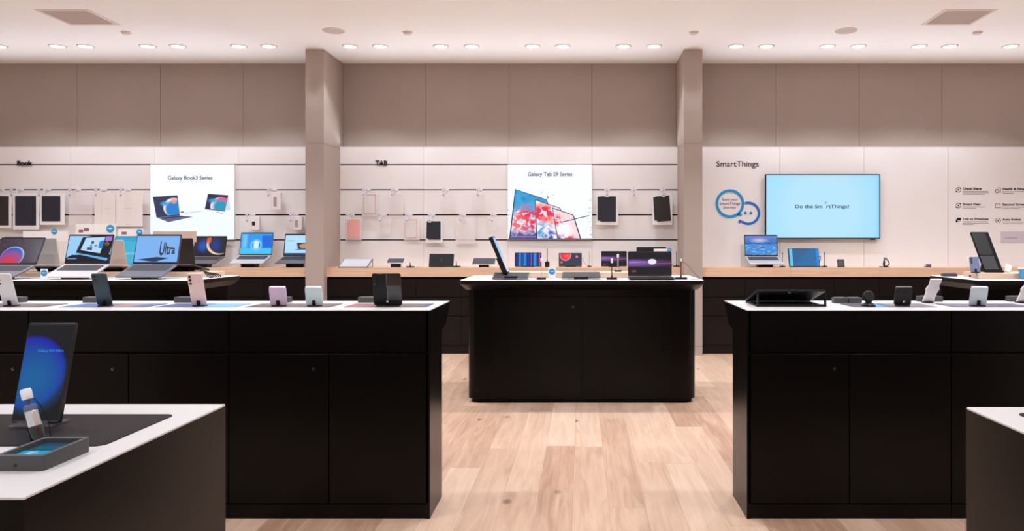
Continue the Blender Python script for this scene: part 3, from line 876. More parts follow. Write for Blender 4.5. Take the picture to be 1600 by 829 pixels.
for q, w_ in ((574, 'over the pink outlined pack'), (617.5, 'second along, right of the pink outlined pack'), (696.5, 'third along, over nearly empty board'), (749, 'nearest the tablet poster'),
              (948, 'just right of the tablet poster, over the black covers'), (989.5, 'between the two packs of black covers'), (1034.7, 'over the tilted black covers by the right partition')):
    hook(q, 1, 'middle bay upper row, ' + w_)
for q, w_ in ((549, 'over the solid pink cover'), (599, 'second along, right of the pink cover'), (639.5, 'over the lower pink outlined pack'), (675, 'over the black covers'),
              (723, 'over the big clear sleeve'), (771, 'last before the tablet poster')):
    hook(q, 2, 'middle bay lower row, ' + w_)
pack(-20, 18, 303, 356, 'tablet_cover', 'brown-black cover in a white frame pack cut by the left edge', 'tablet cover', film=W8, inner=[(-16, 14, 306, 352, M_folio2)])
pack(20, 61, 302, 358, 'tablet_cover', 'tall blue-black cover in a white frame pack, second from the left edge', 'tablet cover', film=W8, inner=[(24, 56.5, 306, 352, M_folio)])
pack(62, 101, 302, 351, 'tablet_cover', 'shorter blue-black cover in a white frame pack, left bay', 'tablet cover', film=W8, inner=[(65.5, 94.5, 306, 345.5, M_folio)])
M_fold = mat('off_white_folder', (240, 228, 223), 0.65)
def folder(x0, x1, y0, y1, label, lines, film):
    t = pack(x0, x1, y0, y1, 'white_folder', label, 'folder', film=film, inner=[])
    b = B(); D = 8.60; cx_ = (x0 + x1) / 2; h = (y1 - y0) * D / F
    for (a0, a1, yy) in lines: box(b, (a0 - cx_) * D / F, (a1 - cx_) * D / F, -0.0012, 0, (y1 - yy) * D / F - 0.002, (y1 - yy) * D / F + 0.002)
    link('print_line', b, mat('faint_rose_print', (205, 182, 178), 0.7), t, False)
folder(108, 144, 300, 352, 'nearly invisible clear folder with faint print, left bay', [(123, 133, 326.5)], M_clear)
folder(148, 181, 300, 353, 'narrower off-white folder hanging beside the wide one, left bay', [(163, 173, 326), (166, 169, 333)], M_fold)
folder(180.5, 223, 299, 353.5, 'wide off-white folder hanging next to the laptop poster', [(194, 207, 325.5), (197, 203, 350)], M_fold)
M_pk = mat('white_gadget', (246, 236, 234), 0.45)
def gadget(x0, x1, y0, y1, label, dark):
    D = 8.58; cx_ = (x0 + x1) / 2; w = (x1 - x0) * D / F; h = (y1 - y0) * D / F
    t = thing('gadget_pack', label, 'packaging', (px(cx_, D), D, pz(y1, D)), 0, 'white gadget packs right of the laptop poster')
    b = B(); rslab(b, w, h, -0.015, 0.03, 0.012, 0.003, cy=h / 2); link('box', b, M_pk, t)
    b = B(); rslab(b, w * 0.34, h * (0.55 if not dark else 0.3), -0.017, -0.015, 0.012, 0.0005, cy=h * 0.46, cx=-w * 0.12); link('panel', b, M_letter if dark else mat('pack_grey_window', (176, 160, 160), 0.5), t)
gadget(425, 439.5, 300, 328, 'tall white gadget pack right of the laptop poster', False)
gadget(391.5, 406, 337.5, 359, 'small white gadget pack with a dark lens above the blue-screen laptop', True)
gadget(458.5, 473, 337.5, 359, 'small white gadget pack hanging beside the left partition', False)
pack(565.5, 591, 302, 337, 'tablet_sleeve', 'clear pack with a thin pink outline on the upper row, middle bay', 'tablet sleeve', film=M_clear2, inner=[(568, 587, 304, 333, M_pinkl, 0, 0.0045)])
pack(607, 630, 303, 336, 'tablet_sleeve', 'nearly invisible clear sleeve on the upper row, second from the left partition', 'tablet sleeve')
pack(688, 712, 303, 332, 'tablet_sleeve', 'nearly invisible clear sleeve on the upper row, third from the left partition', 'tablet sleeve')
pack(738, 757, 303, 333, 'tablet_sleeve', 'small clear sleeve on the upper row nearest the tablet poster', 'tablet sleeve', film=M_clear2)
pack(540, 565.5, 341, 375, 'tablet_cover', 'solid pink cover in a clear pack on the lower row', 'tablet cover', film=M_clear2, inner=[(543.2, 562, 342.5, 372, M_pink)])
pack(590, 611, 341, 366, 'tablet_sleeve', 'nearly invisible clear sleeve on the lower row beside the pink cover', 'tablet sleeve')
pack(631.5, 656, 340, 375, 'tablet_sleeve', 'clear pack with a thin pink outline on the lower row, left of the black covers', 'tablet sleeve', film=M_clear2, inner=[(633, 651.5, 343, 371.5, M_pinkl, 0, 0.0045)])
pack(665, 691.5, 343, 379, 'tablet_cover', 'overlapping black covers in a clear pack on the lower row', 'tablet cover', film=M_card, inner=[(666.5, 686, 345.5, 372.5, M_folio2, 1.5), (669, 688.5, 345.5, 374, M_folio)])
pack(712, 743, 340, 380.5, 'tablet_sleeve', 'big clear sleeve on the lower row right of the black covers', 'tablet sleeve', film=M_clear2)
pack(762, 780, 341, 358, 'tablet_sleeve', 'small clear sleeve on the lower row beside the tablet poster', 'tablet sleeve')
pack(932, 966, 300, 351, 'tablet_cover', 'overlapping upright black covers on a white card right of the tablet poster', 'tablet cover', film=W8, inner=[(933.5, 957, 307, 344.5, M_folio2), (938, 962.5, 306.5, 346, M_folio)])
pack(983, 996, 308, 317, 'tablet_sleeve', 'tiny clear sachet between the two black cover packs', 'tablet sleeve', film=M_clear2)
pack(1019, 1050.5, 300, 351, 'tablet_cover', 'overlapping tilted black covers on a white card beside the right partition', 'tablet cover', film=W8, inner=[(1021.5, 1040, 307.5, 344, M_folio2, -3), (1025.5, 1047, 306, 345.5, M_folio2, -4)])

# ------------------------------------------------------------------ screen pictures
def scr_orb():
    im = Img('screen_dark_orb', (48, 34, 52), 1.55)
    n = im.noise(5, 3, 2.0, (1, 3)); im.paint(((n - 0.5) * 4).clamp() * ((im.v - 0.4) * 2).clamp() * 0.5, (110, 90, 110))
    c = im.circ(0.40, 0.26, 0.42, 0.02); im.paint(c, (150, 170, 226))
    im.paint(im.circ(0.385, 0.24, 0.395, 0.04), (22, 78, 170))
    im.paint(im.circ(0.36, -0.02, 0.40, 0.4) * c, (196, 40, 70))
    return im.done()
def scr_desktop():
    im = Img('screen_tilted_laptop', (150, 200, 246), 1.6)
    im.paint(im.poly([(0, 0), (1, 0), (1, 0.30), (0.12, 0.28), (0.0, 0.17)]), (14, 20, 36))
    im.paint(im.poly([(0.30, 0.94), (0.20, 0.36), (0.95, 0.14), (1.0, 0.6), (1.0, 1.0), (0.5, 1.0)][::1]), (16, 20, 34))
    im.paint(im.poly([(0.20, 0.37), (0.19, 0.33), (0.93, 0.06), (0.96, 0.15)]), (100, 170, 226))
    im.paint(im.poly([(0.30, 0.46), (0.76, 0.34), (0.82, 0.96), (0.38, 0.93)]), (176, 214, 246))
    im.paint(im.poly([(0.69, 0.55), (0.80, 0.53), (0.80, 0.84), (0.71, 0.80)]), (30, 120, 200))
    im.paint(im.poly([(0.83, 0.80), (0.98, 0.82), (0.98, 0.99), (0.84, 0.98)]), (150, 120, 210))
    im.paint(im.rect(0.52, 0.70, 0.58, 0.80), (60, 60, 110)); im.paint(im.rect(0.60, 0.58, 0.67, 0.67), (150, 150, 100)); im.paint(im.rect(0.44, 0.47, 0.56, 0.57), (70, 70, 120))
    im.paint(im.rect(0.50, 0.60, 0.55, 0.66), (60, 150, 180)); im.paint(im.circ(0.88, 0.70, 0.08, 0.05) * ((im.noise(20) - 0.5) * 12).clamp(), (226, 160, 60))
    im.paint(im.rect(0.03, 0.12, 0.24, 0.155), (130, 150, 190))
    return im.done()
def scr_ultra():
    im = Img('screen_blue_product', (122, 174, 236), 1.6)
    im.paint(im.poly([(0.54, 0.20), (0.62, 0.98), (0.70, 1.0), (0.90, 0.84), (0.80, 0.16), (0.52, 0.02), (0.50, 0.06)]), (48, 62, 104))
    im.paint(im.poly([(0.06, 0.10), (0.48, 0.01), (0.80, 0.16), (0.52, 0.20)]), (40, 50, 80))
    im.paint(im.rect(0, 0.0, 1, 0.02), (90, 140, 210))
    return im.done()
def scr_swirl():
    im = Img('screen_orange_swirl', (36, 38, 52), 1.45)
    im.paint(im.circ(0.27, 0.52, 0.24, 0.3, 0.8, 1.1), (30, 84, 180)); im.paint(im.circ(0.68, 0.55, 0.28, 0.35, 0.8, 1.1), (26, 60, 130))
    a = im.circ(0.80, 0.62, 0.60, 0.02) * (1 - im.circ(0.88, 0.70, 0.62, 0.06)); im.paint(a, (235, 200, 170))
    im.paint(im.circ(0.45, 0.86, 0.12, 0.12, 0.8, 1.5), (224, 90, 40))
    return im.done()
def scr_room():
    im = Img('screen_blue_room', (44, 150, 232), 1.55)
    im.paint(im.rect(0, 0, 1, 0.27), (70, 190, 244)); im.paint(im.rect(0.68, 0.3, 1, 0.9, 0.05), (20, 104, 214)); im.paint(im.rect(0.05, 0.3, 0.2, 0.95, 0.08), (110, 190, 246))
    im.paint(im.circ(0.5, 0.42, 0.28, 0.1), (110, 200, 250)); im.paint(im.circ(0.5, 0.45, 0.15, 0.04, 0.9, 1.3), (206, 234, 252))
    im.paint(im.rect(0.38, 0.32, 0.42, 0.52), (40, 110, 190)); im.paint(im.rect(0.58, 0.32, 0.62, 0.52), (40, 110, 190))
    return im.done()
def scr_site():
    im = Img('screen_web_page', (176, 218, 250), 1.55)
    im.paint(im.rect(0, 0, 1, 0.10), (30, 60, 100)); im.paint(im.poly([(0.42, 0.30), (0.80, 0.30), (0.84, 0.62), (0.38, 0.62)]), (52, 50, 60))
    im.paint(im.circ(0.61, 0.46, 0.14, 0.05, 1.5, 0.8), (180, 150, 110)); im.paint(im.rect(0.34, 0.26, 0.9, 0.295), (80, 120, 170)); im.paint(im.rect(0.05, 0.7, 0.3, 0.73), (120, 150, 190))
    return im.done()
def scr_streak(blob):
    im = Img('screen_violet_streaks' + ('_moon' if blob else ''), (26, 20, 28), 1.6)
    ln = im.noise(3.5, 3, 0.3, (0.35, 16))
    im.paint(((0.20 - (im.v - 0.52).abs()) * 8).clamp() * ((ln - 0.36) * 5).clamp() * (1.15 - im.u).clamp(), (150, 96, 184))
    im.paint(((0.05 - (im.v - 0.55).abs()) * 20).clamp() * (1 - (im.u - 0.15).abs() * 2.5).clamp(), (150, 140, 226))
    im.paint(((0.04 - (im.v - 0.50).abs()) * 25).clamp() * ((im.u - 0.35) * 3).clamp() * 0.7, (178, 84, 130))
    im.paint(im.circ(0.13, 0.14, 0.06, 0.06, 1.4, 0.8), (120, 66, 60))
    if blob: im.paint(im.circ(0.555, 0.58, 0.135, 0.01, 1.15, 0.95), (222, 224, 242))
    return im.done()
def scr_stripes():
    im = Img('screen_blue_stripes', (26, 46, 120), 1.9)
    for c_, w_, rgb in ((0.18, 0.06, (26, 132, 205)), (0.38, 0.07, (24, 128, 205)), (0.52, 0.04, (20, 60, 180)), (0.77, 0.07, (30, 140, 215)), (0.08, 0.03, (60, 50, 90)), (0.28, 0.02, (110, 100, 150)), (0.63, 0.03, (140, 110, 160)), (0.95, 0.04, (170, 90, 110)), (0.86, 0.025, (24, 40, 140))):
        im.paint(((w_ - (im.u - c_).abs()) / 0.03).clamp(), rgb)
    return im.done()
def scr_red():
    im = Img('screen_red_planet', (50, 60, 78), 1.75)
    im.paint(im.circ(0.28, 0.86, 0.46, 0.02), (226, 150, 160)); im.paint(im.circ(0.28, 0.88, 0.41, 0.03), (226, 50, 84)); im.paint(im.circ(0.36, 0.80, 0.2, 0.2), (250, 90, 70))
    im.paint(im.circ(0.10, 0.28, 0.10, 0.03), (226, 90, 110)); im.paint(im.circ(0.78, 0.75, 0.12, 0.02), (196, 60, 66)); im.paint(im.circ(0.81, 0.72, 0.06, 0.04), (240, 170, 160))
    return im.done()
def scr_snow():
    im = Img('screen_snow_valley', (62, 134, 208), 1.6)
    im.paint(((im.v - 0.62) * 8).clamp(), (70, 110, 186)); im.paint(((im.v - 0.72) * 5).clamp(), (96, 130, 204)); im.paint(im.circ(0.45, 0.76, 0.12, 0.2, 2.4, 0.7), (200, 190, 214))
    n = im.noise(4, 3, 1, (1, 4)); im.paint(((n - 0.5) * 7).clamp() * ((0.6 - im.v) * 6).clamp() * 0.8, (150, 196, 240))
    im.paint(((0.05 - (im.v - 0.62 - (n - 0.5) * 0.2).abs()) * 30).clamp() * 0.8, (50, 70, 130))
    im.paint(((0.015 - (im.v - im.u * 0.55 - 0.10).abs()) * 80).clamp() * (im.u.lt(0.62)), (30, 70, 140)); im.paint(im.circ(0.56, 0.40, 0.05, 0.02, 0.6, 1.6), (30, 50, 110))
    return im.done()
def scr_pane():
    im = Img('screen_blue_split', (34, 104, 160), 1.6)
    im.paint(((im.u * -1.0 + im.v * 0.62 + 0.12) * 40).clamp() * 0.35, (60, 76, 100)); im.paint(im.rect(0.0, 0.0, 0.13, 1.0), (90, 196, 236)); im.paint(im.rect(0.91, 0.0, 1.0, 1.0), (22, 130, 214))
    im.paint(im.rect(0, 0, 0.03, 1), (30, 60, 90))
    return im.done()
def scr_cyan():
    im = Img('screen_cyan', (40, 160, 205), 1.8)
    im.paint(im.rect(0.07, 0.1, 0.93, 0.85, 0.02), (56, 176, 214)); im.paint(im.rect(0.1, 0.4, 0.9, 0.46, 0.02), (110, 200, 226))
    return im.done()
S_orb, S_desk, S_ultra, S_swirl, S_room, S_site = scr_orb(), scr_desktop(), scr_ultra(), scr_swirl(), scr_room(), scr_site()
S_str, S_moon, S_stripe, S_red, S_snow, S_pane, S_cyan = scr_streak(False), scr_streak(True), scr_stripes(), scr_red(), scr_snow(), scr_pane(), scr_cyan()
im = Img('screen_asleep_glints', (16, 15, 18), 1.6); im.paint(im.circ(0.5, 0.55, 0.09, 0.08, 0.5, 1.6), (20, 74, 66)); im.paint(im.circ(0.8, 0.62, 0.05, 0.05, 1.6, 0.5), (20, 64, 66)); im.rough = 0.6; S_dark = im.done()  # green glints on the dark screen are painted into its emission
im = Img('screen_white_page', (206, 204, 214), 1.6, 0.9); im.paint(im.rect(0.04, 0.06, 0.96, 0.94), (228, 226, 236)); im.paint(im.rect(0.1, 0.9, 0.85, 0.97) * 0.4, (190, 196, 214)); S_page = im.done()
im = Img('screen_grey_sleep', (120, 118, 124), 1.6, 0.6); im.paint(im.rect(0.04, 0.06, 0.96, 0.94), (108, 108, 118)); S_grey = im.done()

# ------------------------------------------------------------------ devices
def laptop(xc, yh, zh, zf, surf, label, body, scr, w=0.355, d=0.245, lid=0.245, lean=15, lidmat=None, rz=0, flip=False, stand=True, name='laptop', group=None, bez=0.008):
    """hinge at yh (world), height zh; front edge height zf; surf = height of what carries it.  Faces -y."""
    t = thing(name, label, 'laptop', (xc, yh, surf), rz + (180 if flip else 0), group)
    tilt = math.degrees(math.asin(max(-0.9, min(0.9, (zh - zf) / d))))
    Mb = T(0, 0, zh - surf) @ RX(tilt)
    b = B(); rslab(b, w, d, -0.012, 0.0, 0.010, 0.002, 'z', 0, -d / 2, M=Mb); base = link('base', b, body, t)
    b = B(); kw = w * 0.88 / 15; kd = d * 0.46 / 5
    for r_ in range(5):
        for c_ in range(15):
            x0 = -w * 0.44 + c_ * kw; y0 = -d * 0.08 - (r_ + 1) * kd
            if r_ == 4 and 4 < c_ < 9: continue
            box(b, x0 + 0.0012, x0 + kw - 0.0012, y0 + 0.0014, y0 + kd - 0.0014, 0.0, 0.0012, Mb)
    box(b, -w * 0.44 + 5 * kw + 0.001, -w * 0.44 + 9 * kw - 0.001, -d * 0.08 - 5 * kd + 0.001, -d * 0.08 - 4 * kd - 0.001, 0, 0.0012, Mb)
    link('keyboard', b, M_key, base, False)
    b = B(); rslab(b, w * 0.36, d * 0.34, 0.0, 0.0006, 0.004, 0.0002, 'z', -w * 0.03, -d * 0.77, M=Mb); link('touchpad', b, body, base)
    Ml = T(0, 0.004, zh - surf + 0.002) @ RX(-lean)
    b = B(); rslab(b, w, lid, -0.001, 0.006, 0.010, 0.001, cy=lid / 2, M=Ml); l = link('lid', b, lidmat or body, t)
    b = B(); rslab(b, w - 0.003, lid - 0.003, -0.0022, -0.001, 0.009, 0.0004, cy=lid / 2, M=Ml); bz = link('bezel', b, M_blkg, l)
    picture('screen', w - 2 * bez, lid - bez - 0.020, scr, l, Ml @ T(0, -0.0022, 0.014), 0.0006)
    if stand:
        b = B(); hh = min(zf, zh) - surf - 0.012
        rslab(b, w * 0.42, 0.10, 0.0, 0.006, 0.01, 0.001, 'z', 0, -d * 0.55)
        # two side wings that carry the sloping base
        zt = lambda y: (zh - surf) + y * math.tan(R(tilt)) - 0.0135
        for sx in (-1, 1):
            x0 = sx * w * 0.20
            prism(b, [(-d * 0.55 - 0.045, 0.004), (-d * 0.55 + 0.045, 0.004), (-d * 0.25, zt(-d * 0.25)), (-d * 0.80, zt(-d * 0.80))], x0 - 0.006, x0 + 0.006, 'x')
        box(b, -w * 0.2, w * 0.2, -d * 0.55 - 0.01, -d * 0.55 + 0.01, 0.004, zt(-d * 0.55 - 0.01))
        link('stand', b, M_blk, t)
    return t

Z_I = 0.946; Z_C = 0.949
# left island, facing the camera
yh = 5.97
laptop(px(20.5, yh), yh, 1.052, 0.972, Z_I, 'open graphite laptop with a blue and red orb picture, at the left edge', M_graph, S_orb, 0.362, lean=27, group='open laptops on the left island table')
laptop(px(135.5, yh), yh, 1.058, 0.972, Z_I, 'open silver laptop showing a picture of a tilted black notebook', M_silver, S_desk, 0.365, lean=15, group='open laptops on the left island table')
t = laptop(px(242, yh), yh, 1.058, 0.972, Z_I, 'open graphite laptop with big dark lettering on a blue picture', M_graph, S_ultra, 0.360, lean=15, group='open laptops on the left island table')
Ml = T(0, 0.004, 1.058 - Z_I + 0.002) @ RX(-15)
lt = text('lettering', 'Ultra', 0.112, M_letter, [c for c in t.children if c.name.startswith('lid')][0], (0.018, -0.0034, 0.075), None, 'LEFT', 0.0002, width=0.125, bold=0.0035)
for v in lt.data.vertices:
    q = (v.co.x - 0.018) / 0.125; v.co.z = 0.118 + (v.co.z - 0.118) * (1.08 - 0.42 * q) - 0.004 * q
lt.data.transform(Ml)
# far side of the left island, backs towards the camera
rg = 'laptops facing away on the far side of the left island'
ZR = Z_I + 0.04
laptop(px(69, 6.3), 6.24, 1.045, 1.000, Z_I + 0.04, 'silver laptop facing away behind the orb laptop, its lid back visible', M_silver, S_room, 0.362, lid=0.225, lean=12, flip=True, group=rg)
laptop(px(173, 6.3), 6.24, 1.045, 1.000, Z_I + 0.04, 'rose-beige laptop facing away between the two right-hand laptops', M_rose, S_room, 0.362, lid=0.21, lean=14, flip=True, group=rg)
laptop(px(278, 6.3), 6.24, 1.045, 1.000, Z_I + 0.04, 'dark brown laptop facing away at the end of the left island', M_brownlid, S_room, 0.362, lid=0.222, lean=10, flip=True, group=rg)
# counter laptops, left bay
cg = 'open laptops on the oak worktop left of the partition'
yc = 8.48
laptop(px(326, yc), yc, 1.066, 0.998, Z_C, 'graphite laptop with an orange swirl picture under the laptop poster', M_graph, S_swirl, 0.365, lid=0.235, lean=14, group=cg, bez=0.012)
laptop(px(398.8, yc), yc, 1.080, 1.000, Z_C, 'silver laptop with a bright blue room picture on the oak worktop', M_silver, S_room, 0.372, lid=0.262, lean=12, group=cg)
laptop(px(468, yc), yc, 1.066, 1.000, Z_C, 'graphite laptop with a web page, half hidden by the left partition', M_graph, S_site, 0.372, lid=0.26, lean=12, group=cg, bez=0.012)
laptop(px(1190, yc), yc, 1.068, 0.992, Z_C, 'silver laptop with a blue snow picture below the wall screen', M_silver, S_snow, 0.38, lid=0.245, lean=10)
# middle island laptop
laptop(px(1015.5, 5.89), 5.89, 0.965, 0.962, Z_I, 'black laptop with violet streaks and a pale disc on the middle island table', M_blk, S_moon, 0.345, d=0.20, lid=0.196, lean=4, bez=0.004, stand=False)

def tablet(xc, y, surf, label, scr, w, h, lean, body=M_blk, t_=0.007, lift=0.0, rz=0, name='tablet', cat='tablet', bez=0.006, block=None, kb=False, back=None, group=None, legs=False):
    """tablet leaning back by lean degrees; lower edge at y, lifted by lift; block = (w, d, h) support"""
    t = thing(name, label, cat, (xc, y, surf), rz, group)
    Mx = T(0, 0, lift + 0.001) @ RX(-lean)
    b = B(); rslab(b, w, h, 0, t_, 0.008, 0.001, cy=h / 2, M=Mx); bd = link('body', b, body, t)
    picture('screen', w - 2 * bez, h - 2 * bez, scr, bd, Mx @ T(0, 0, bez), 0.0006)
    if block:
        bw, bd_, bh = block
        yy = math.sin(R(lean)) * h * 0.5 if lean > 30 else math.tan(R(lean)) * bh + t_ + 0.4 * bd_ + 0.004
        b = B(); rslab(b, bw, bd_, 0, min(bh, lift + math.cos(R(lean)) * h * 0.5 - 0.006), 0.004, 0.001, 'z', 0, yy + bd_ * 0.1); link('stand', b, M_blk, t)
    if legs:
        b = B(); ty = math.sin(R(lean)) * h; tz = math.cos(R(lean)) * h
        for sx in (-1, 1):
            x0 = sx * (w / 2 - 0.006)
            box(b, x0 - 0.003, x0 + 0.003, ty - 0.006, ty + 0.002, 0, tz - 0.002); box(b, x0 - 0.003, x0 + 0.003, 0.0, ty, 0, 0.005)
        link('stand', b, M_blk, t)
    if kb:
        b = B(); rslab(b, w, 0.012, 0.0, 0.006, 0.002, 0.0005, 'z', 0, -0.01); link('key_dock', b, M_dgrey, t)
    return t
tg = 'tablets on the oak worktop between the partitions'
tablet(px(551, 8.22), 8.22, Z_C, 'white-screened slate on a low black frame at the left end of the middle worktop', S_page, 0.325, 0.235, 68, lift=0.006, legs=True, group=tg)
tablet(px(618, 8.34), 8.30, Z_C, 'small white tablet tilted on a black block, second along the middle worktop', S_grey, 0.195, 0.115, 62, body=M_wht, lift=0.045, block=(0.105, 0.05, 0.06), group=tg)
tablet(px(689.5, 8.36), 8.34, Z_C, 'black tablet with a dark screen under the black covers', S_dark, 0.275, 0.155, 20, lift=0.002, block=(0.08, 0.06, 0.05), group=tg)
tablet(px(756, 8.34), 8.30, Z_C, 'grey tablet lying tilted on a black block beside the tall side-on tablet', S_grey, 0.26, 0.13, 58, body=M_silver, lift=0.032, block=(0.11, 0.05, 0.05), group=tg)
tablet(px(825, 8.4), 8.40, Z_C, 'tablet with blue striped picture under the tablet poster', S_stripe, 0.30, 0.158, 8, lift=0.004, block=(0.12, 0.06, 0.03), group=tg)
tablet(px(891, 8.4), 8.40, Z_C, 'tablet with a red planet picture standing on a thin key dock', S_red, 0.258, 0.150, 8, lift=0.008, kb=True, block=(0.12, 0.06, 0.03), group=tg)
tablet(px(959.5, 8.4), 8.40, Z_C, 'black tablet with violet streaks on the oak worktop', S_str, 0.288, 0.172, 6, lift=0.006, bez=0.003, block=(0.12, 0.06, 0.04), group=tg)
tablet(px(1018, 8.42), 8.42, Z_C, 'black tablet rising behind the moon-picture laptop, with a label strip', S_dark, 0.335, 0.222, 6, lift=0.002, block=(0.12, 0.06, 0.04), group=tg)
tablet(px(22, 8.35), 8.30, Z_C + 0.11, 'small tablet with a cyan screen behind the orb laptop at the left', S_cyan, 0.23, 0.235, 14, lift=0.0, block=(0.12, 0.06, 0.02))
tablet(px(196, 8.38), 8.38, Z_C, 'blue-screened tablet on the worktop behind the rose-beige laptop', S_cyan, 0.30, 0.345, 10, lift=0.004, block=(0.12, 0.06, 0.04))
b = B(); rslab(b, 0.26, 0.14, 0, 0.109, 0.006, 0.002, 'z'); o = link('display_plinth', b, M_wht); o.location = (px(22, 8.35), 8.37, Z_C)
tag(o, 'white block on the oak worktop carrying the small cyan-screened tablet', 'plinth')
# tablet below the wall screen
t = tablet(px(1256.5, 8.36), 8.34, Z_C, 'tablet with a blue split picture and side clamp below the wall screen', S_pane, 0.345, 0.212, 18, lift=0.006, bez=0.004, block=(0.16, 0.08, 0.05))
b = B(); rslab(b, 0.36, 0.05, 0.0, 0.008, 0.004, 0.001, 'z', 0.02, 0.0); tube(b, [(0.17, 0.04, 0.02), (0.185, 0.05, 0.07), (0.19, 0.045, 0.115), (0.165, 0.05, 0.12)], 0.004); link('clamp', b, M_blk, t)

im = Img('screen_pale_blue', (90, 170, 230), 0.65); im.paint(im.rect(0, 0, 1, 0.4, 0.3), (190, 190, 210)); S_ultra2 = im.done()
# side-on tall tablet with keyboard on the middle island
t = thing('tablet_with_keyboard', 'tall black tablet seen nearly edge-on, rising from a flat keyboard', 'tablet', (px(795, 5.95), 5.87, Z_I))
b = B(); rslab(b, 0.10, 0.05, 0.0, 0.028, 0.004, 0.001, 'z', px(800, 5.85) - px(795, 5.95), -0.11); link('stand', b, M_blk, t)
Mk = T(0.03, -0.04, 0.030) @ RX(12)
b = B(); rslab(b, 0.275, 0.19, -0.004, 0.003, 0.006, 0.001, 'z', 0, -0.01, M=Mk); kbp = link('keyboard', b, M_dgrey, t)
b = B()
for r_ in range(5):
    for c_ in range(14): box(b, -0.128 + c_ * 0.0184, -0.128 + c_ * 0.0184 + 0.0165, -0.085 + r_ * 0.03, -0.085 + r_ * 0.03 + 0.027, 0.003, 0.0046, Mk)
link('keys', b, M_key, kbp, False)
Mt = T(0.0, 0.035, 0.058) @ RY(-23) @ RZ(90)
b = B(); rslab(b, 0.17, 0.310, 0.0, 0.030, 0.008, 0.001, cy=0.310 / 2 - 0.01, M=Mt); bd = link('body', b, M_blk, t)
b = B(); rslab(b, 0.16, 0.13, 0.030, 0.040, 0.004, 0.001, cy=0.065, M=Mt); link('kickstand', b, M_blk, t)
picture('screen', 0.158, 0.29, S_ultra2, bd, Mt, 0.0006)
# flat keyboard folio on the middle island
t = thing('keyboard_folio', 'flat black keyboard folio on a block at the centre of the middle island', 'keyboard', (px(908, 5.9), 5.9, Z_I))
b = B(); rslab(b, 0.11, 0.05, 0.0, 0.024, 0.004, 0.001, 'z', 0.0, -0.12); link('stand', b, M_blk, t)
Mk = T(0, -0.02, 0.032) @ RX(9)
b = B(); rslab(b, 0.30, 0.21, -0.004, 0.004, 0.006, 0.001, 'z', M=Mk); kbp = link('keyboard', b, M_dgrey, t)
b = B()
for r_ in range(5):
    for c_ in range(15): box(b, -0.14 + c_ * 0.0188, -0.14 + c_ * 0.0188 + 0.0168, -0.085 + r_ * 0.034, -0.085 + r_ * 0.034 + 0.03, 0.004, 0.0056, Mk)
link('keys', b, M_key, kbp, False)

# security posts
def post(pxx, D, surf, ytop, label, tip=M_wht, rod=M_blk, base=(0.06, 0.05, 0.014), rr=0.0035, tr=0.008, tl=0.03, cable=None, rod2=None):
    x = px(pxx, D); h = pz(ytop, D) - surf
    t = thing('security_post', label, 'security device', (x, D, surf), 0, 'tether posts beside the devices')
    b = B(); rslab(b, base[0], base[1], 0, base[2], 0.012, 0.002, 'z'); link('base', b, M_blk, t)
    b = B(); cyl(b, rr, base[2] - 0.002, h - tl, n=12); cyl(b, rr * 2.4, base[2] - 0.002, base[2] + 0.02, n=12, r2=rr); link('rod', b, rod, t)
    b = B(); lathe(b, [(tr * 0.7, h - tl), (tr, h - tl + 0.003), (tr, h - 0.004), (tr * 0.6, h)], 16); link('sensor', b, tip, t)
    if cable:
        b = B(); tube(b, [Vector(c) for c in cable], 0.0016, 6); link('cable', b, M_blk, t)
    return t
post(846, 5.78, Z_I, 403, 'slim white-topped tether post left of the blue badge card, middle island', rod=M_silver, base=(0.07, 0.06, 0.016), cable=[(0, 0, 0.012), (-0.04, -0.01, 0.004), (-0.08, 0.02, 0.004), (-0.12, -0.005, 0.004), (-0.17, 0.03, 0.004)])
post(956, 5.78, Z_I, 403.5, 'black tether post with a white cap left of the moon-picture laptop', base=(0.08, 0.06, 0.016), tr=0.009, tl=0.036, cable=[(0, 0, 0.012), (-0.06, 0.02, 0.004), (-0.10, -0.01, 0.004), (-0.15, 0.02, 0.004), (-0.10, 0.05, 0.003)])
post(965.5, 6.15, Z_I + 0.045, 396.5, 'silver tether post standing on the wooden riser, middle island', rod=M_chrome, rr=0.006, tr=0.009, tl=0.03)
post(1064, 5.80, Z_I, 404, 'black tether post at the right end of the middle island', base=(0.09, 0.06, 0.016), tr=0.007, tl=0.02, cable=[(0, 0, 0.145), (0.05, 0.0, 0.11), (0.10, 0.0, 0.05), (0.145, 0, 0.004), (0.06, -0.01, 0.004), (0.03, 0, 0.006)])
post(855, 8.40, Z_C, 387.5, 'thin black post on the oak worktop right of the striped tablet', tip=M_blk, rr=0.004, tr=0.004, base=(0.05, 0.05, 0.06))
post(921, 8.45, Z_C, 392, 'thin wire post on the oak worktop right of the red planet tablet', tip=M_blk, rr=0.002, tr=0.002, base=(0.05, 0.04, 0.012), cable=[(0, 0, 0.01), (-0.04, 0, 0.03), (-0.07, 0, 0.07), (-0.07, 0, 0.10)])
post(1057, 8.45, Z_C, 392, 'thin black post on the worktop beside the right partition', tip=M_blk, rr=0.004, tr=0.004, base=(0.07, 0.05, 0.014), cable=[(0, 0, 0.01), (-0.05, -0.02, 0.02), (-0.06, 0, 0.06)])
post(1222.5, 8.38, Z_C, 394, 'thin black post on the worktop right of the snow-picture laptop', tip=M_blk, rr=0.003, tr=0.004, base=(0.06, 0.05, 0.012))
post(1288, 8.38, Z_C, 393.5, 'thin black post on the worktop right of the blue split tablet', tip=M_blk, rr=0.004, tr=0.005, base=(0.06, 0.05, 0.012))
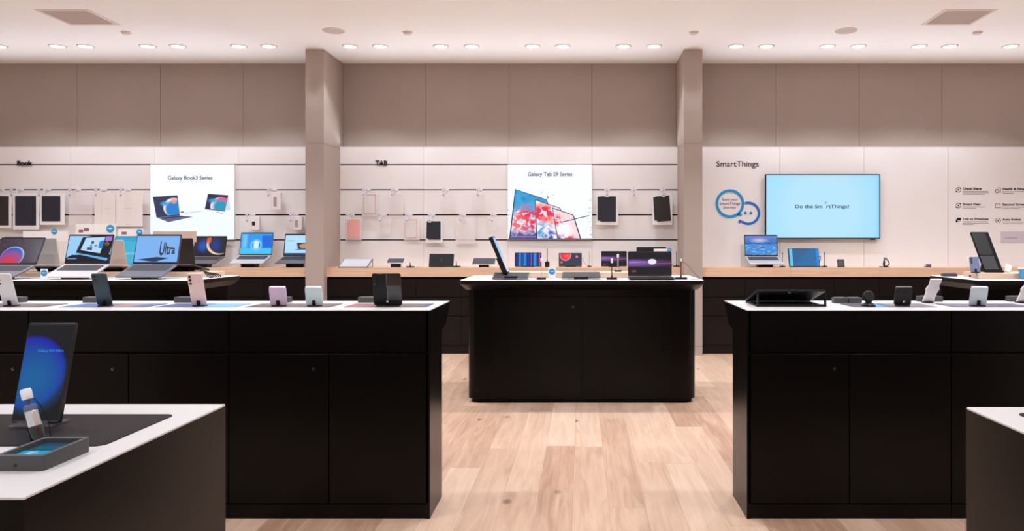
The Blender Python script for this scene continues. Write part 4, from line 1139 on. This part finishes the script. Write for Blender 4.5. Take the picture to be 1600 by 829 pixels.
post(713, 8.30, Z_C, 404, 'short post with a cable beside the dark-screened tablet', tip=M_wht, rr=0.004, tr=0.006, base=(0.09, 0.04, 0.016), cable=[(0, 0, 0.01), (0.06, -0.01, 0.004), (0.10, 0.01, 0.004), (0.13, 0, 0.004)])
post(641, 8.26, Z_C, 406, 'short clamp post with a cable beside the small white tablet', tip=M_wht, rr=0.004, tr=0.006, base=(0.09, 0.04, 0.014), cable=[(0, 0, 0.01), (0.05, -0.01, 0.004), (0.08, 0.0, 0.006), (0.13, 0, 0.004)])

# badge cards and header signs
def badge(parent, x, y, z, r, mirror=False):
    b = B(); Mx = T(x, y, z) @ RX(90); lathe(b, [(r, 0), (r, 0.0015), (r * 0.96, 0.002), (0.0005, 0.002)], 32, Mx); bb = link('badge', b, M_badge, parent)
    b = B(); rslab(b, r * 1.1, r * 0.22, y - 0.0032, y - 0.0022, 0.002, 0.0003, cx=x, cy=z + r * 0.06); link('badge_print', b, M_badge2, bb)
def tent(pxx, D, surf, w, h, r, label, lean=8):
    t = thing('badge_card', label, 'card', (px(pxx, D), D, surf), 0, 'blue badge cards')
    b = B(); box(b, -w/2, w/2, -0.001, 0.001, 0.0, h); box(b, -w/2, w/2, -0.001, 0.03, 0.0, 0.002); link('card', b, M_card, t, False)
    badge(t, 0, -0.001, h * 0.62, r)
tent(862.5, 5.85, Z_I, 0.058, 0.094, 0.024, 'small white card with a blue round badge at the front of the middle island')
tent(69, 5.72, Z_I, 0.055, 0.085, 0.024, 'small white card with a blue badge between the orb laptop and the silver laptop')
def header(x0, x1, y0, y1, D, bx, by, br, label, surf, mt=M_card, pic=None, sx=None):
    w = (x1 - x0) * D / F; zb = pz(y1, D); zt = pz(y0, D); cx_ = px((x0 + x1) / 2, D)
    t = thing('header_sign', label, 'sign', (cx_, D, surf), 0, 'header signs above the devices')
    b = B(); rslab(b, w, zt - zb, 0.0, 0.003, 0.004, 0.0005, cy=(zt + zb) / 2 - surf); link('card', b, mt, t)
    b = B(); q = px(sx, D) - cx_ if sx else 0
    box(b, q - 0.006, q + 0.006, 0.003, 0.009, 0.0, (zt + zb) / 2 - surf); rslab(b, 0.08, 0.06, 0.0, 0.004, 0.01, 0.001, 'z', q, 0.006); link('post', b, M_acryl, t)
    if bx: badge(t, px(bx, D) - cx_, -0.001, pz(by, D) - surf, br * D / F)
    if pic:
        b = B()
        for (a0, a1, c0_, c1_) in pic: box(b, px(a0, D) - cx_, px(a1, D) - cx_, -0.001, 0, pz(c1_, D) - surf, pz(c0_, D) - surf)
        link('print', b, M_red_, t, False)
    return t
M_red_ = mat('dull_red_print', (150, 96, 100), 0.6)
ZB = Z_C
header(36, 106, 361, 377, 8.28, 85, 361.5, 4.6, 'wide white header sign with half a blue badge, left of the silver laptop', ZB)
header(118, 181, 350, 370, 8.28, 172.5, 357, 6.2, 'white header sign with a blue badge and red print above the tilted-notebook laptop', ZB, pic=[(123, 130, 358, 363), (131, 139, 356, 361)])
header(184, 224, 357, 369, 8.28, 218, 362.5, 4.8, 'smaller white header sign with a blue badge left of the poster', ZB, pic=[(190, 198, 362, 366)])
header(239, 307, 361, 378, 8.28, None, 0, 0, 'plain beige header sign behind the lettering laptop', ZB, mt=M_rose)
header(1021.5, 1044, 388.5, 395, 8.32, 1046, 390.5, 3.4, 'narrow white label with a blue badge above the moon-picture laptop', ZB)
# a bright card and small things near the right island
t = header(1509, 1527, 399, 407.8, 8.5, None, 0, 0, 'small bright white card standing behind the blue phone at the right', ZB)

# ------------------------------------------------------------------ small counter items at the right
t = thing('mini_display', 'small black square display on the worktop below the wall screen', 'display', (px(1314.5, 8.35), 8.35, Z_C))
Mx = RX(-14); b = B(); rslab(b, 0.078, 0.088, 0, 0.008, 0.006, 0.001, cy=0.046, M=Mx); link('body', b, M_blk, t)
b = B(); rslab(b, 0.066, 0.074, -0.001, 0, 0.004, 0.0003, cy=0.048, M=Mx); link('screen', b, M_dgrey, t)
b = B(); rslab(b, 0.07, 0.05, 0, 0.006, 0.004, 0.001, 'z', 0, 0.015); link('foot', b, M_blk, t)
t = thing('watch_stand', 'watch looped on a small black stand on the worktop', 'watch', (px(1383, 8.35), 8.35, Z_C))
b = B(); rslab(b, 0.11, 0.05, 0, 0.008, 0.02, 0.002, 'z', -0.01); box(b, -0.012, 0.0, 0, 0.01, 0.006, 0.07); link('stand', b, M_blk, t)
Mx = T(0.0, -0.008, 0.095) @ RX(35); b = B(); lathe(b, [(0.017, -0.005), (0.021, -0.003), (0.021, 0.004), (0.017, 0.006)], 24, Mx @ RX(0)); link('case', b, M_graph, t)
b = B(); tube(b, [(0.0, -0.01, 0.088), (0.030, 0.0, 0.075), (0.045, 0, 0.04), (0.020, 0, 0.014), (-0.016, 0, 0.016), (-0.018, 0, 0.05), (-0.01, -0.005, 0.085)], 0.006, 8); link('strap', b, M_blk, t)
b = B(); rslab(b, 0.065, 0.05, 0.0, 0.012, 0.006, 0.002, 'z'); box(b, -0.028, 0.028, -0.0255, -0.02, 0.012, 0.033); box(b, -0.03, 0.03, -0.02, 0.02, 0.030, 0.034)
o = link('earbud_case', b, mat('plum_case', (98, 78, 112), 0.4)); o.location = (px(1449.5, 8.35), 8.35, Z_C)
tag(o, 'tiny plum-coloured open earbud case on the worktop at the right', 'earbud case')
t = thing('cable_bundle', 'tangled bundle of black cables at the end of the left island riser', 'cable', (px(333, 6.1), 6.05, Z_I))
for k_ in range(6):
    b = B(); a = -10 + k_ * 9
    tube(b, [(-0.08, 0.01 * k_, 0.05 + 0.004 * k_), (-0.05, 0.01 * k_ - 0.03, 0.065 - 0.003 * k_), (0.0 + 0.012 * k_, 0.01 * k_ - 0.03, 0.012 + 0.003 * k_), (0.03 + 0.008 * k_, 0.012 * k_ - 0.03, 0.004)], 0.004, 6); link('cable', b, M_blk, t)

# ------------------------------------------------------------------ phones on the two long tables
HT = 0.937
def phone(x, y, label, m, w=0.071, h=0.158, t_=0.008, lean=18, rz=0, cams='column', knob=True, surf=HT, facing_away=True, group='phones on stands', extra=None, wavy=False, foot=True):
    """phone seen from the back, leaning towards the camera; lower edge at y"""
    t = thing('phone', label, 'phone', (x, y, surf), rz, group)
    Mx = T(0, 0, 0.006) @ RX(lean)
    b = B()
    if wavy:
        pts = []
        N_ = 24
        for i in range(N_ + 1):
            z = h * i / N_; q = z / h; s = 0.5 * w - 0.002 + 0.006 * math.exp(-((q - 0.56) / 0.09) ** 2) - 0.0025 * math.exp(-((q - 0.74) / 0.07) ** 2)
            pts.append((s, z))
        poly = pts + [(-a, z) for a, z in reversed(pts)]
        prism(b, poly, 0, t_, 'y', Mx)
    else: rslab(b, w, h, 0, t_, 0.008, 0.0015, cy=h / 2, M=Mx)
    bd = link('body', b, m, t)
    cl = {'column': [(-w / 2 + 0.013, h - 0.015), (-w / 2 + 0.013, h - 0.032), (-w / 2 + 0.013, h - 0.049)], 'pair': [(-w / 2 + 0.012, h - 0.012), (-w / 2 + 0.026, h - 0.012)], 'none': []}[cams]
    for (u, v) in cl:
        b = B(); Mc = Mx @ T(u, 0, v) @ RX(90); lathe(b, [(0.0062, 0), (0.0062, 0.002), (0.0045, 0.0022), (0.0005, 0.0016)], 16, Mc); link('camera_lens', b, M_blkg, bd)
    if extra: extra(t, bd, Mx)
    b = B(); rslab(b, w * 0.8, 0.045, 0, 0.006, 0.006, 0.001, 'z', 0, 0.008)
    Mf = T(0, 0, 0.006) @ RX(lean)
    if foot: rslab(b, 0.016, 0.028, -0.006, 0.0, 0.006, 0.001, cy=0.012, M=Mf)
    link('stand', b, M_blk, t)
    if knob:
        b = B(); Mc = Mx @ T(0, -0.006, 0.020) @ RX(90); lathe(b, [(0.006, 0), (0.006, 0.003), (0.003, 0.005)], 16, Mc); link('sensor', b, M_chrome if knob == 2 else M_blk, t)
    return t
def matpad(x0, x1, y0, y1, label, m, z=HT, r=0.012):
    w = x1 - x0; d = y1 - y0
    o = picture('counter_mat', w, d, m, None, I4, 0.0015, 0, -d / 2, 'z', r); o.location = ((x0 + x1) / 2, (y0 + y1) / 2, z)
    return tag(o, label, 'mat', 'printed mats under the devices')
def mat_img(name, base, spots):
    im = Img(name, base, 2.0, emit=False, rough=0.35); im.p.inputs['Specular IOR Level'].default_value = 0.3
    for s in spots: im.paint(im.rect(*s[0], 0.02), s[1])
    return im.done()
MI_dark = mat_img('mat_dark_grey', (38, 34, 35), [((0.05, 0.1, 0.95, 0.9), (41, 37, 38))]); MI_dark.node_tree.nodes['Principled BSDF'].inputs['Specular IOR Level'].default_value = 0.06; MI_dark.node_tree.nodes['Principled BSDF'].inputs['Roughness'].default_value = 0.5
MI_a = mat_img('mat_grey', (84, 76, 82), [((0.4, 0.1, 0.9, 0.9), (110, 96, 100))])
MI_b = mat_img('mat_blue_rose', (60, 66, 92), [((0.0, 0.0, 0.45, 1), (60, 98, 150)), ((0.5, 0, 0.8, 1), (146, 112, 112)), ((0.8, 0, 1, 1), (60, 88, 136))])
MI_c = mat_img('mat_blue', (64, 96, 150), [((0.0, 0, 0.4, 1), (52, 74, 116)), ((0.55, 0, 1, 1), (110, 170, 220))])
MI_d = mat_img('mat_plum', (92, 78, 82), [((0.3, 0, 0.9, 1), (104, 90, 94))])
MI_e = mat_img('mat_rose_brown', (110, 86, 84), [((0, 0, 0.3, 1), (150, 98, 96)), ((0.5, 0, 1, 1), (96, 84, 88)), ((0.92, 0.2, 1, 1), (60, 70, 110))])
MI_f = mat_img('mat_dark_blue_patch', (74, 70, 82), [((0.28, 0, 0.42, 1), (70, 150, 220)), ((0.5, 0, 1, 1), (120, 112, 122))])
MI_g = mat_img('mat_slate', (96, 94, 110), [((0.1, 0, 0.5, 1), (112, 110, 128)), ((0.6, 0, 0.95, 1), (84, 82, 98))])
for x0, x1, m, l in ((-2.95, -2.52, MI_a, 'grey printed mat under the silver phone, left table'), (-2.44, -2.03, MI_b, 'blue and rose printed mat under the dark green phone'),
                     (-1.99, -1.62, MI_c, 'blue printed mat under the pink-gold phone'), (-1.57, -1.17, MI_d, 'plum printed mat under the two small folded phones'), (-1.11, -0.722, MI_e, 'rose-brown printed mat under the black folding phone')):
    matpad(x0, x1, 3.488, 3.685, l, m)
for x0, x1, m, l in ((1.27, 1.665, MI_f, 'grey printed mat with a blue patch under the watch and black folded phone'), (1.74, 2.12, MI_g, 'slate printed mat under the silver folded phone'), (2.2, 2.6, MI_a, 'grey printed mat at the right edge of the long table')):
    matpad(x0, x1, 3.488, 3.685, l, m)
yp = 3.54
M_p1 = mat('pale_silver_phone', (222, 218, 222), 0.3, metal=0.1); M_p2 = mat('dark_green_phone', (40, 60, 70), 0.35, metal=0.2); M_p3 = mat('pink_gold_phone', (232, 200, 194), 0.35, metal=0.1)
M_lav = mat('lavender_phone', (206, 180, 204), 0.4); M_mint = mat('mint_phone', (196, 214, 216), 0.4); M_slv = mat('silver_grey_phone', (186, 194, 200), 0.35, metal=0.2)
phone(px(16, yp), yp, 'pale silver phone leaning on its stand at the left edge', M_p1)
phone(px(163.6, yp), yp, 'dark green phone leaning on its stand on the left table', M_p2)
phone(px(311.3, yp), yp, 'pink-gold phone leaning on its stand on the left table', M_p3)
M_hl = mat('pale_hinge', (238, 228, 236), 0.3)
def flip_extra(hm, w):
    def f(t, bd, Mx):
        b = B(); rslab(b, w - 0.004, 0.004, 0.001, 0.015, 0.0015, 0.0005, cy=0.0875, M=Mx); link('hinge', b, hm, bd)
    return f
def flip(x, label, m, hm, rz=0, knob=True):
    return phone(x, yp, label, m, w=0.077, h=0.087, t_=0.016, lean=14, cams='none', knob=knob, extra=flip_extra(hm, 0.077), rz=rz)
flip(px(435, yp), 'closed lavender folding phone standing on the left table', M_lav, M_hl)
flip(px(491, yp), 'closed mint folding phone standing on the left table', M_mint, M_hl)
flip(px(1410.6, yp), 'closed black folding phone standing on the right table', M_blk, M_graph, knob=2)
flip(px(1528.5, yp), 'closed silver folding phone standing on the right table', M_slv, M_hl)
def fold_extra(t, bd, Mx):
    b = B(); rslab(b, 0.066, 0.148, -0.0012, 0.0, 0.006, 0.0003, cx=0.034, cy=0.077, M=Mx); link('cover_screen', b, M_blkg, bd)
    b = B(); box(b, -0.0012, 0.0012, -0.0016, 0.003, 0.002, 0.152, Mx); link('hinge', b, M_graph, bd)
    b = B(); rslab(b, 0.016, 0.052, -0.002, 0.0, 0.007, 0.0006, cx=-0.048, cy=0.118, M=Mx); link('camera_bar', b, M_blk, bd)
phone(px(606.4, yp), yp, 'black folding phone opened flat, standing at the aisle end of the left table', M_blk, w=0.134, h=0.156, t_=0.007, lean=15, cams='column', knob=2, extra=fold_extra)
M_case = mat('white_silicone_case', (236, 226, 224), 0.55)
phone(px(1451, 3.74), 3.745, 'white cased phone with wavy edges leaning on the right table', M_case, w=0.058, h=0.145, lean=38, cams='none', knob=False, wavy=True, foot=False, group='wavy cased phones')
phone(px(1598, 3.74), 3.745, 'white cased phone with wavy edges cut by the right edge of the photo', M_case, w=0.058, h=0.145, lean=38, cams='none', knob=False, wavy=True, foot=False, group='wavy cased phones')
# dark tether boxes behind
blk0 = None
def tbox(pxx, y, w, label):
    t = thing('tether_box', label, 'security device', (px(pxx, y), y, HT), 0, 'dark boxes behind the phones')
    b = B(); rslab(b, w, 0.05, 0, 0.027, 0.004, 0.0015, 'z'); link('box', b, M_dgrey, t)
    b = B(); rslab(b, w * 0.8, 0.034, 0.027, 0.0285, 0.003, 0.0004, 'z'); link('lid', b, M_graph, t)
tbox(26, 3.78, 0.08, 'dark grey box behind the pale silver phone'); tbox(149, 3.78, 0.10, 'dark grey box behind the dark green phone'); tbox(291, 3.78, 0.10, 'dark grey box behind the pink-gold phone')
tbox(440, 3.78, 0.09, 'dark grey box behind the lavender folded phone'); tbox(578, 3.78, 0.11, 'dark grey box behind the opened black folding phone')
tbox(1312, 3.74, 0.066, 'left one of two flat dark boxes beside the propped tablet'); tbox(1334, 3.74, 0.066, 'right one of two flat dark boxes beside the watch stand')
tbox(1452, 3.835, 0.118, 'dark grey box behind the wavy cased phone'); tbox(1590, 3.835, 0.10, 'dark grey box behind the cased phone at the right edge')

# propped tablet on the right table
t = thing('drawing_tablet', 'big black tablet propped on a sloping frame at the aisle end of the right table', 'tablet', (0.99, 3.52, HT))
ang = math.degrees(math.atan2(0.066, 0.245))
Ms = T(0, 0.25, 0.006) @ RX(-ang)
b = B(); rslab(b, 0.327, 0.255, 0.0, 0.008, 0.008, 0.001, 'z', 0, -0.1275, M=Ms); bd = link('body', b, M_blk, t)
b = B(); rslab(b, 0.31, 0.238, 0.008, 0.0088, 0.004, 0.0003, 'z', 0, -0.1275, M=Ms); link('screen', b, M_blkg, bd)
b = B()
for sx in (-1, 1):
    x0 = sx * 0.159
    box(b, x0 - 0.004, x0 + 0.004, 0.0, 0.012, 0.0, 0.064); box(b, x0 - 0.004, x0 + 0.004, 0.0, 0.25, 0.0, 0.005)
box(b, -0.16, 0.16, 0.004, 0.03, 0, 0.010); box(b, -0.16, 0.16, 0.235, 0.25, 0, 0.006)
prism(b, [(-0.16, 0.0), (0.13, 0.0), (0.13, 0.008), (-0.16, 0.008)], 0.10, 0.19, 'y')
link('frame', b, M_blk, t)
b = B(); rslab(b, 0.012, 0.006, -0.001, 0.003, 0.002, 0.0005, cx=-0.01, cy=0.0, M=T(0, 0.006, 0.066)); link('camera_bump', b, M_dgrey, t)
# watch on a puck
t = thing('smart_watch', 'round black watch on a puck stand on the right table', 'watch', (px(1357, 3.55), 3.55, HT))
b = B(); lathe(b, [(0.032, 0), (0.033, 0.006), (0.026, 0.012), (0.014, 0.02), (0.012, 0.034)], 28); link('stand', b, M_blk, t)
Mx = T(0, 0.0, 0.046) @ RX(70); b = B(); lathe(b, [(0.021, -0.012), (0.0265, -0.008), (0.0275, 0.002), (0.0255, 0.009), (0.021, 0.012)], 28, Mx); link('case', b, M_blk, t)
Mx = T(0, 0.0, 0.046)
b = B()
for s in (-1, 1): rslab(b, 0.032, 0.018, -0.008, 0.010, 0.006, 0.002, cy=s * 0.017, M=Mx @ RX(-20))
link('strap', b, mat('charcoal_strap', (38, 38, 40), 0.7), t)

# ------------------------------------------------------------------ right island things
t = thing('upright_tablet', 'tall black tablet leaning back with a folded cover on the wooden riser', 'tablet', (px(1551, 6.0), 5.98, Z_I + 0.045))
Mt = T(0.0, 0, 0.012) @ RX(-35)
b = B(); rslab(b, 0.148, 0.385, -0.0, 0.016, 0.006, 0.002, cy=0.1925, M=Mt); bd = link('body', b, mat('soft_black_case', (12, 11, 12), 0.7, spec=0.12), t)
b = B(); rslab(b, 0.112, 0.215, -0.0018, 0.0, 0.003, 0.0004, cx=-0.014, cy=0.262, M=Mt); link('cover_panel', b, mat('brown_black_panel', (30, 25, 24), 0.5, spec=0.2), bd)
b = B(); rslab(b, 0.112, 0.135, -0.004, 0.0, 0.003, 0.0006, cx=-0.014, cy=0.080, M=Mt); link('cover_flap', b, mat('grey_black_flap', (44, 44, 47), 0.5, spec=0.25), bd)
b = B(); rslab(b, 0.15, 0.012, 0.0, 0.016, 0.003, 0.001, 'z', 0, -0.004); prism(b, [(0.01, 0.0), (0.16, 0.0), (0.12, 0.12), (0.10, 0.12)], -0.03, 0.03, 'x'); link('stand', b, M_blk, t)
M_bp = mat('lavender_blue_phone', (124, 134, 172), 0.3, metal=0.2)
phone(px(1528, 5.92), 5.95, 'lavender-blue phone with dark lenses leaning beside the tall black tablet', M_bp, w=0.076, h=0.125, lean=-14, surf=Z_I + 0.045, knob=False)
t = thing('price_card', 'white slanted price card beside the tall black tablet', 'card', (px(1574, 5.98), 5.98, Z_I + 0.045))
Mx = RY(24) @ RX(-20); b = B(); box(b, -0.025, 0.025, 0, 0.002, 0.010, 0.075, Mx); link('card', b, M_card, t, False)
b = B(); rslab(b, 0.05, 0.03, 0, 0.012, 0.003, 0.001, 'z', 0.0, 0.004); link('foot', b, M_acryl, t)
t = thing('blue_cup', 'shiny blue cup at the right edge of the right island', 'cup', (px(1603, 5.82), 5.82, Z_I))
b = B(); lathe(b, [(0.030, 0.0), (0.040, 0.008), (0.052, 0.06), (0.055, 0.088), (0.051, 0.088), (0.046, 0.06), (0.03, 0.012)], 32); link('bowl', b, mat('bright_blue_glaze', (50, 150, 200), 0.15, coat=0.5), t)
b = B(); lathe(b, [(0.0552, 0.080), (0.0568, 0.084), (0.0562, 0.090), (0.0520, 0.090), (0.0500, 0.084)], 32); link('rim', b, M_wht, t)
b = B(); rslab(b, 0.115, 0.06, 0, 0.024, 0.006, 0.002, 'z'); rslab(b, 0.10, 0.045, 0.024, 0.027, 0.004, 0.0005, 'z')
o = link('router_box', b, mat('slate_box', (66, 62, 74), 0.5)); o.location = (px(1483, 6.3), 6.30, Z_I); tag(o, 'low dark slate box near the far corner of the right island', 'box')
t = thing('paper_tag', 'small white rounded tag with a black clip on the right island', 'tag', (px(1514, 6.02), 6.02, Z_I))
b = B(); rslab(b, 0.05, 0.035, 0, 0.008, 0.008, 0.002, 'z', -0.005); link('tag', b, M_wht, t)
b = B(); rslab(b, 0.012, 0.01, 0.008, 0.024, 0.003, 0.001, 'z', 0.012, 0.006); link('clip', b, M_blk, t)

# ------------------------------------------------------------------ near left table things
matpad(-1.12, -0.727, 1.137, 1.343, 'dark grey inset mat under the big phone on the near left table', MI_dark, r=0.016)
matpad(0.784, 1.2, 1.13, 1.352, 'dark grey inset mat on the near right table', MI_dark, r=0.016)
im = Img('phone_blue_orb', (6, 6, 12), 0.48, 0.9, rough=0.08)
im.paint(im.circ(0.20, 0.50, 0.37, 0.05), (14, 30, 170)); im.paint(im.circ(0.16, 0.47, 0.33, 0.10), (8, 56, 150)); im.paint(im.circ(0.30, 0.42, 0.24, 0.30), (4, 92, 156))
im.paint(im.circ(0.5, 0.965, 0.007, 0.004), (60, 60, 66))
S_phone = im.done()
yb = 1.254
t = thing('phone', 'large black phone with a blue orb screen on the near left table', 'phone', (px(54.3, yb), yb, HT + 0.0015))
Mx = T(0, 0, 0.006) @ RX(-14.5)
b = B(); rslab(b, 0.0805, 0.168, 0, 0.009, 0.003, 0.0012, cy=0.084, M=Mx); bd = link('body', b, mat('phone_dark_frame', (34, 31, 33), 0.3, metal=0.3), t)
b = B(); rslab(b, 0.0785, 0.166, -0.0008, 0, 0.002, 0.0002, cy=0.084, M=Mx); link('glass', b, M_blkg, bd)
picture('screen', 0.0765, 0.160, S_phone, bd, Mx @ T(0, -0.0008, 0.004), 0.0004)
text('lettering', 'Galaxy S23 Ultra', 0.0046, glow('screen_text_blue', (30, 150, 226), 1.0, 0.01), bd, (0.0065, -0.0014, 0.118), Mx, 'CENTER', 0.0001, width=0.044)
b = B(); rslab(b, 0.070, 0.05, 0, 0.004, 0.004, 0.001, 'z', 0, 0.012); rslab(b, 0.05, 0.012, 0.003, 0.009, 0.003, 0.0008, 'z', 0, -0.004); link('stand', b, M_acryl, t)
# stylus holder
t = thing('stylus_holder', 'tilted clear and chrome stylus holder with a white cap in front of the big phone', 'stylus holder', (px(60, 1.165), 1.165, HT + 0.0015))
Mx = T(0.0005, 0, 0.0) @ RY(-17) @ RX(-3)
b = B(); lathe(b, [(0.0100, 0.002), (0.0100, 0.022), (0.0094, 0.024)], 24, Mx); link('foot', b, M_blkg, t)
b = B(); lathe(b, [(0.0098, 0.0235), (0.0092, 0.046), (0.0088, 0.048)], 24, Mx); link('sleeve', b, M_chrome, t)
b = B(); lathe(b, [(0.0092, 0.0475), (0.0092, 0.055), (0.0070, 0.058), (0.0035, 0.0585)], 24, Mx); link('collar', b, M_acryl, t)
b = B(); lathe(b, [(0.0026, 0.0575), (0.0026, 0.068)], 14, Mx); link('neck', b, M_dgrey, t)
b = B(); lathe(b, [(0.0070, 0.0665), (0.0078, 0.068), (0.0078, 0.080), (0.0066, 0.083), (0.002, 0.0835)], 24, Mx); link('cap', b, M_wht, t)
b = B(); tube(b, [(-0.022, 0.006, 0.072), (-0.012, 0.012, 0.060), (0.002, 0.016, 0.034), (0.008, 0.016, 0.002)], 0.0007, 6); link('cable', b, M_blk, t)
# grey tray with a lit display inside
t = thing('phone_tray', 'dark grey tray with a glowing cyan display inside, near the front of the left table', 'tray', (-0.763, 1.064, HT))
b = B(); w, d, h = 0.068, 0.0985, 0.021
outer = rrect(w, d, 0.006, 5); inner = rrect(w - 0.012, d - 0.016, 0.003, 5)
rs = [[(u, v, 0.0) for u, v in outer], [(u, v, h - 0.0006) for u, v in outer], [(u * 0.99, v * 0.992, h) for u, v in outer], [(u, v, h) for u, v in inner], [(u, v, 0.006) for u, v in inner]]
rings(b, rs); link('frame', b, M_dgrey, t)
im = Img('tray_display', (16, 60, 84), 0.7, 1.0, rough=0.1); im.paint(im.rect(0.0, 0.12, 0.9, 0.5, 0.03), (24, 150, 186)); im.paint(im.rect(0.1, 0.6, 1, 0.8, 0.05), (12, 84, 96)); im.paint(im.rect(0.2, 0.3, 0.35, 0.45, 0.03), (120, 200, 220)); im.paint(im.rect(0.0, 0.0, 0.5, 0.1, 0.03), (70, 150, 190))
picture('display', w - 0.0125, d - 0.0165, im.done(), t, T(0, 0, 0.0062), 0.008, 0, -(d - 0.0165) / 2, 'z')
b = B(); lathe(b, [(0.0022, 0), (0.0022, 0.0006), (0.0005, 0.0006)], 14, T(-0.004, -d / 2, 0.008) @ RX(90)); link('lock', b, M_letter, t)
# tablet edge entering at the right
t = thing('tablet', 'black tablet on a sloping stand entering at the right edge, near table', 'tablet', (0.865, 1.26, HT + 0.0015))
Mx = T(0, 0, 0.045) @ RZ(10) @ RX(14)
b = B(); rslab(b, 0.26, 0.18, 0.0, 0.009, 0.006, 0.001, 'z', 0.12, 0, M=Mx); bd = link('body', b, M_dgrey, t)
b = B(); rslab(b, 0.25, 0.17, 0.009, 0.0096, 0.004, 0.0002, 'z', 0.12, 0, M=Mx); link('screen', b, M_blkg, bd)
b = B(); rslab(b, 0.10, 0.08, 0.0, 0.05, 0.006, 0.002, 'z', 0.13, 0.0); link('stand', b, M_blk, t)
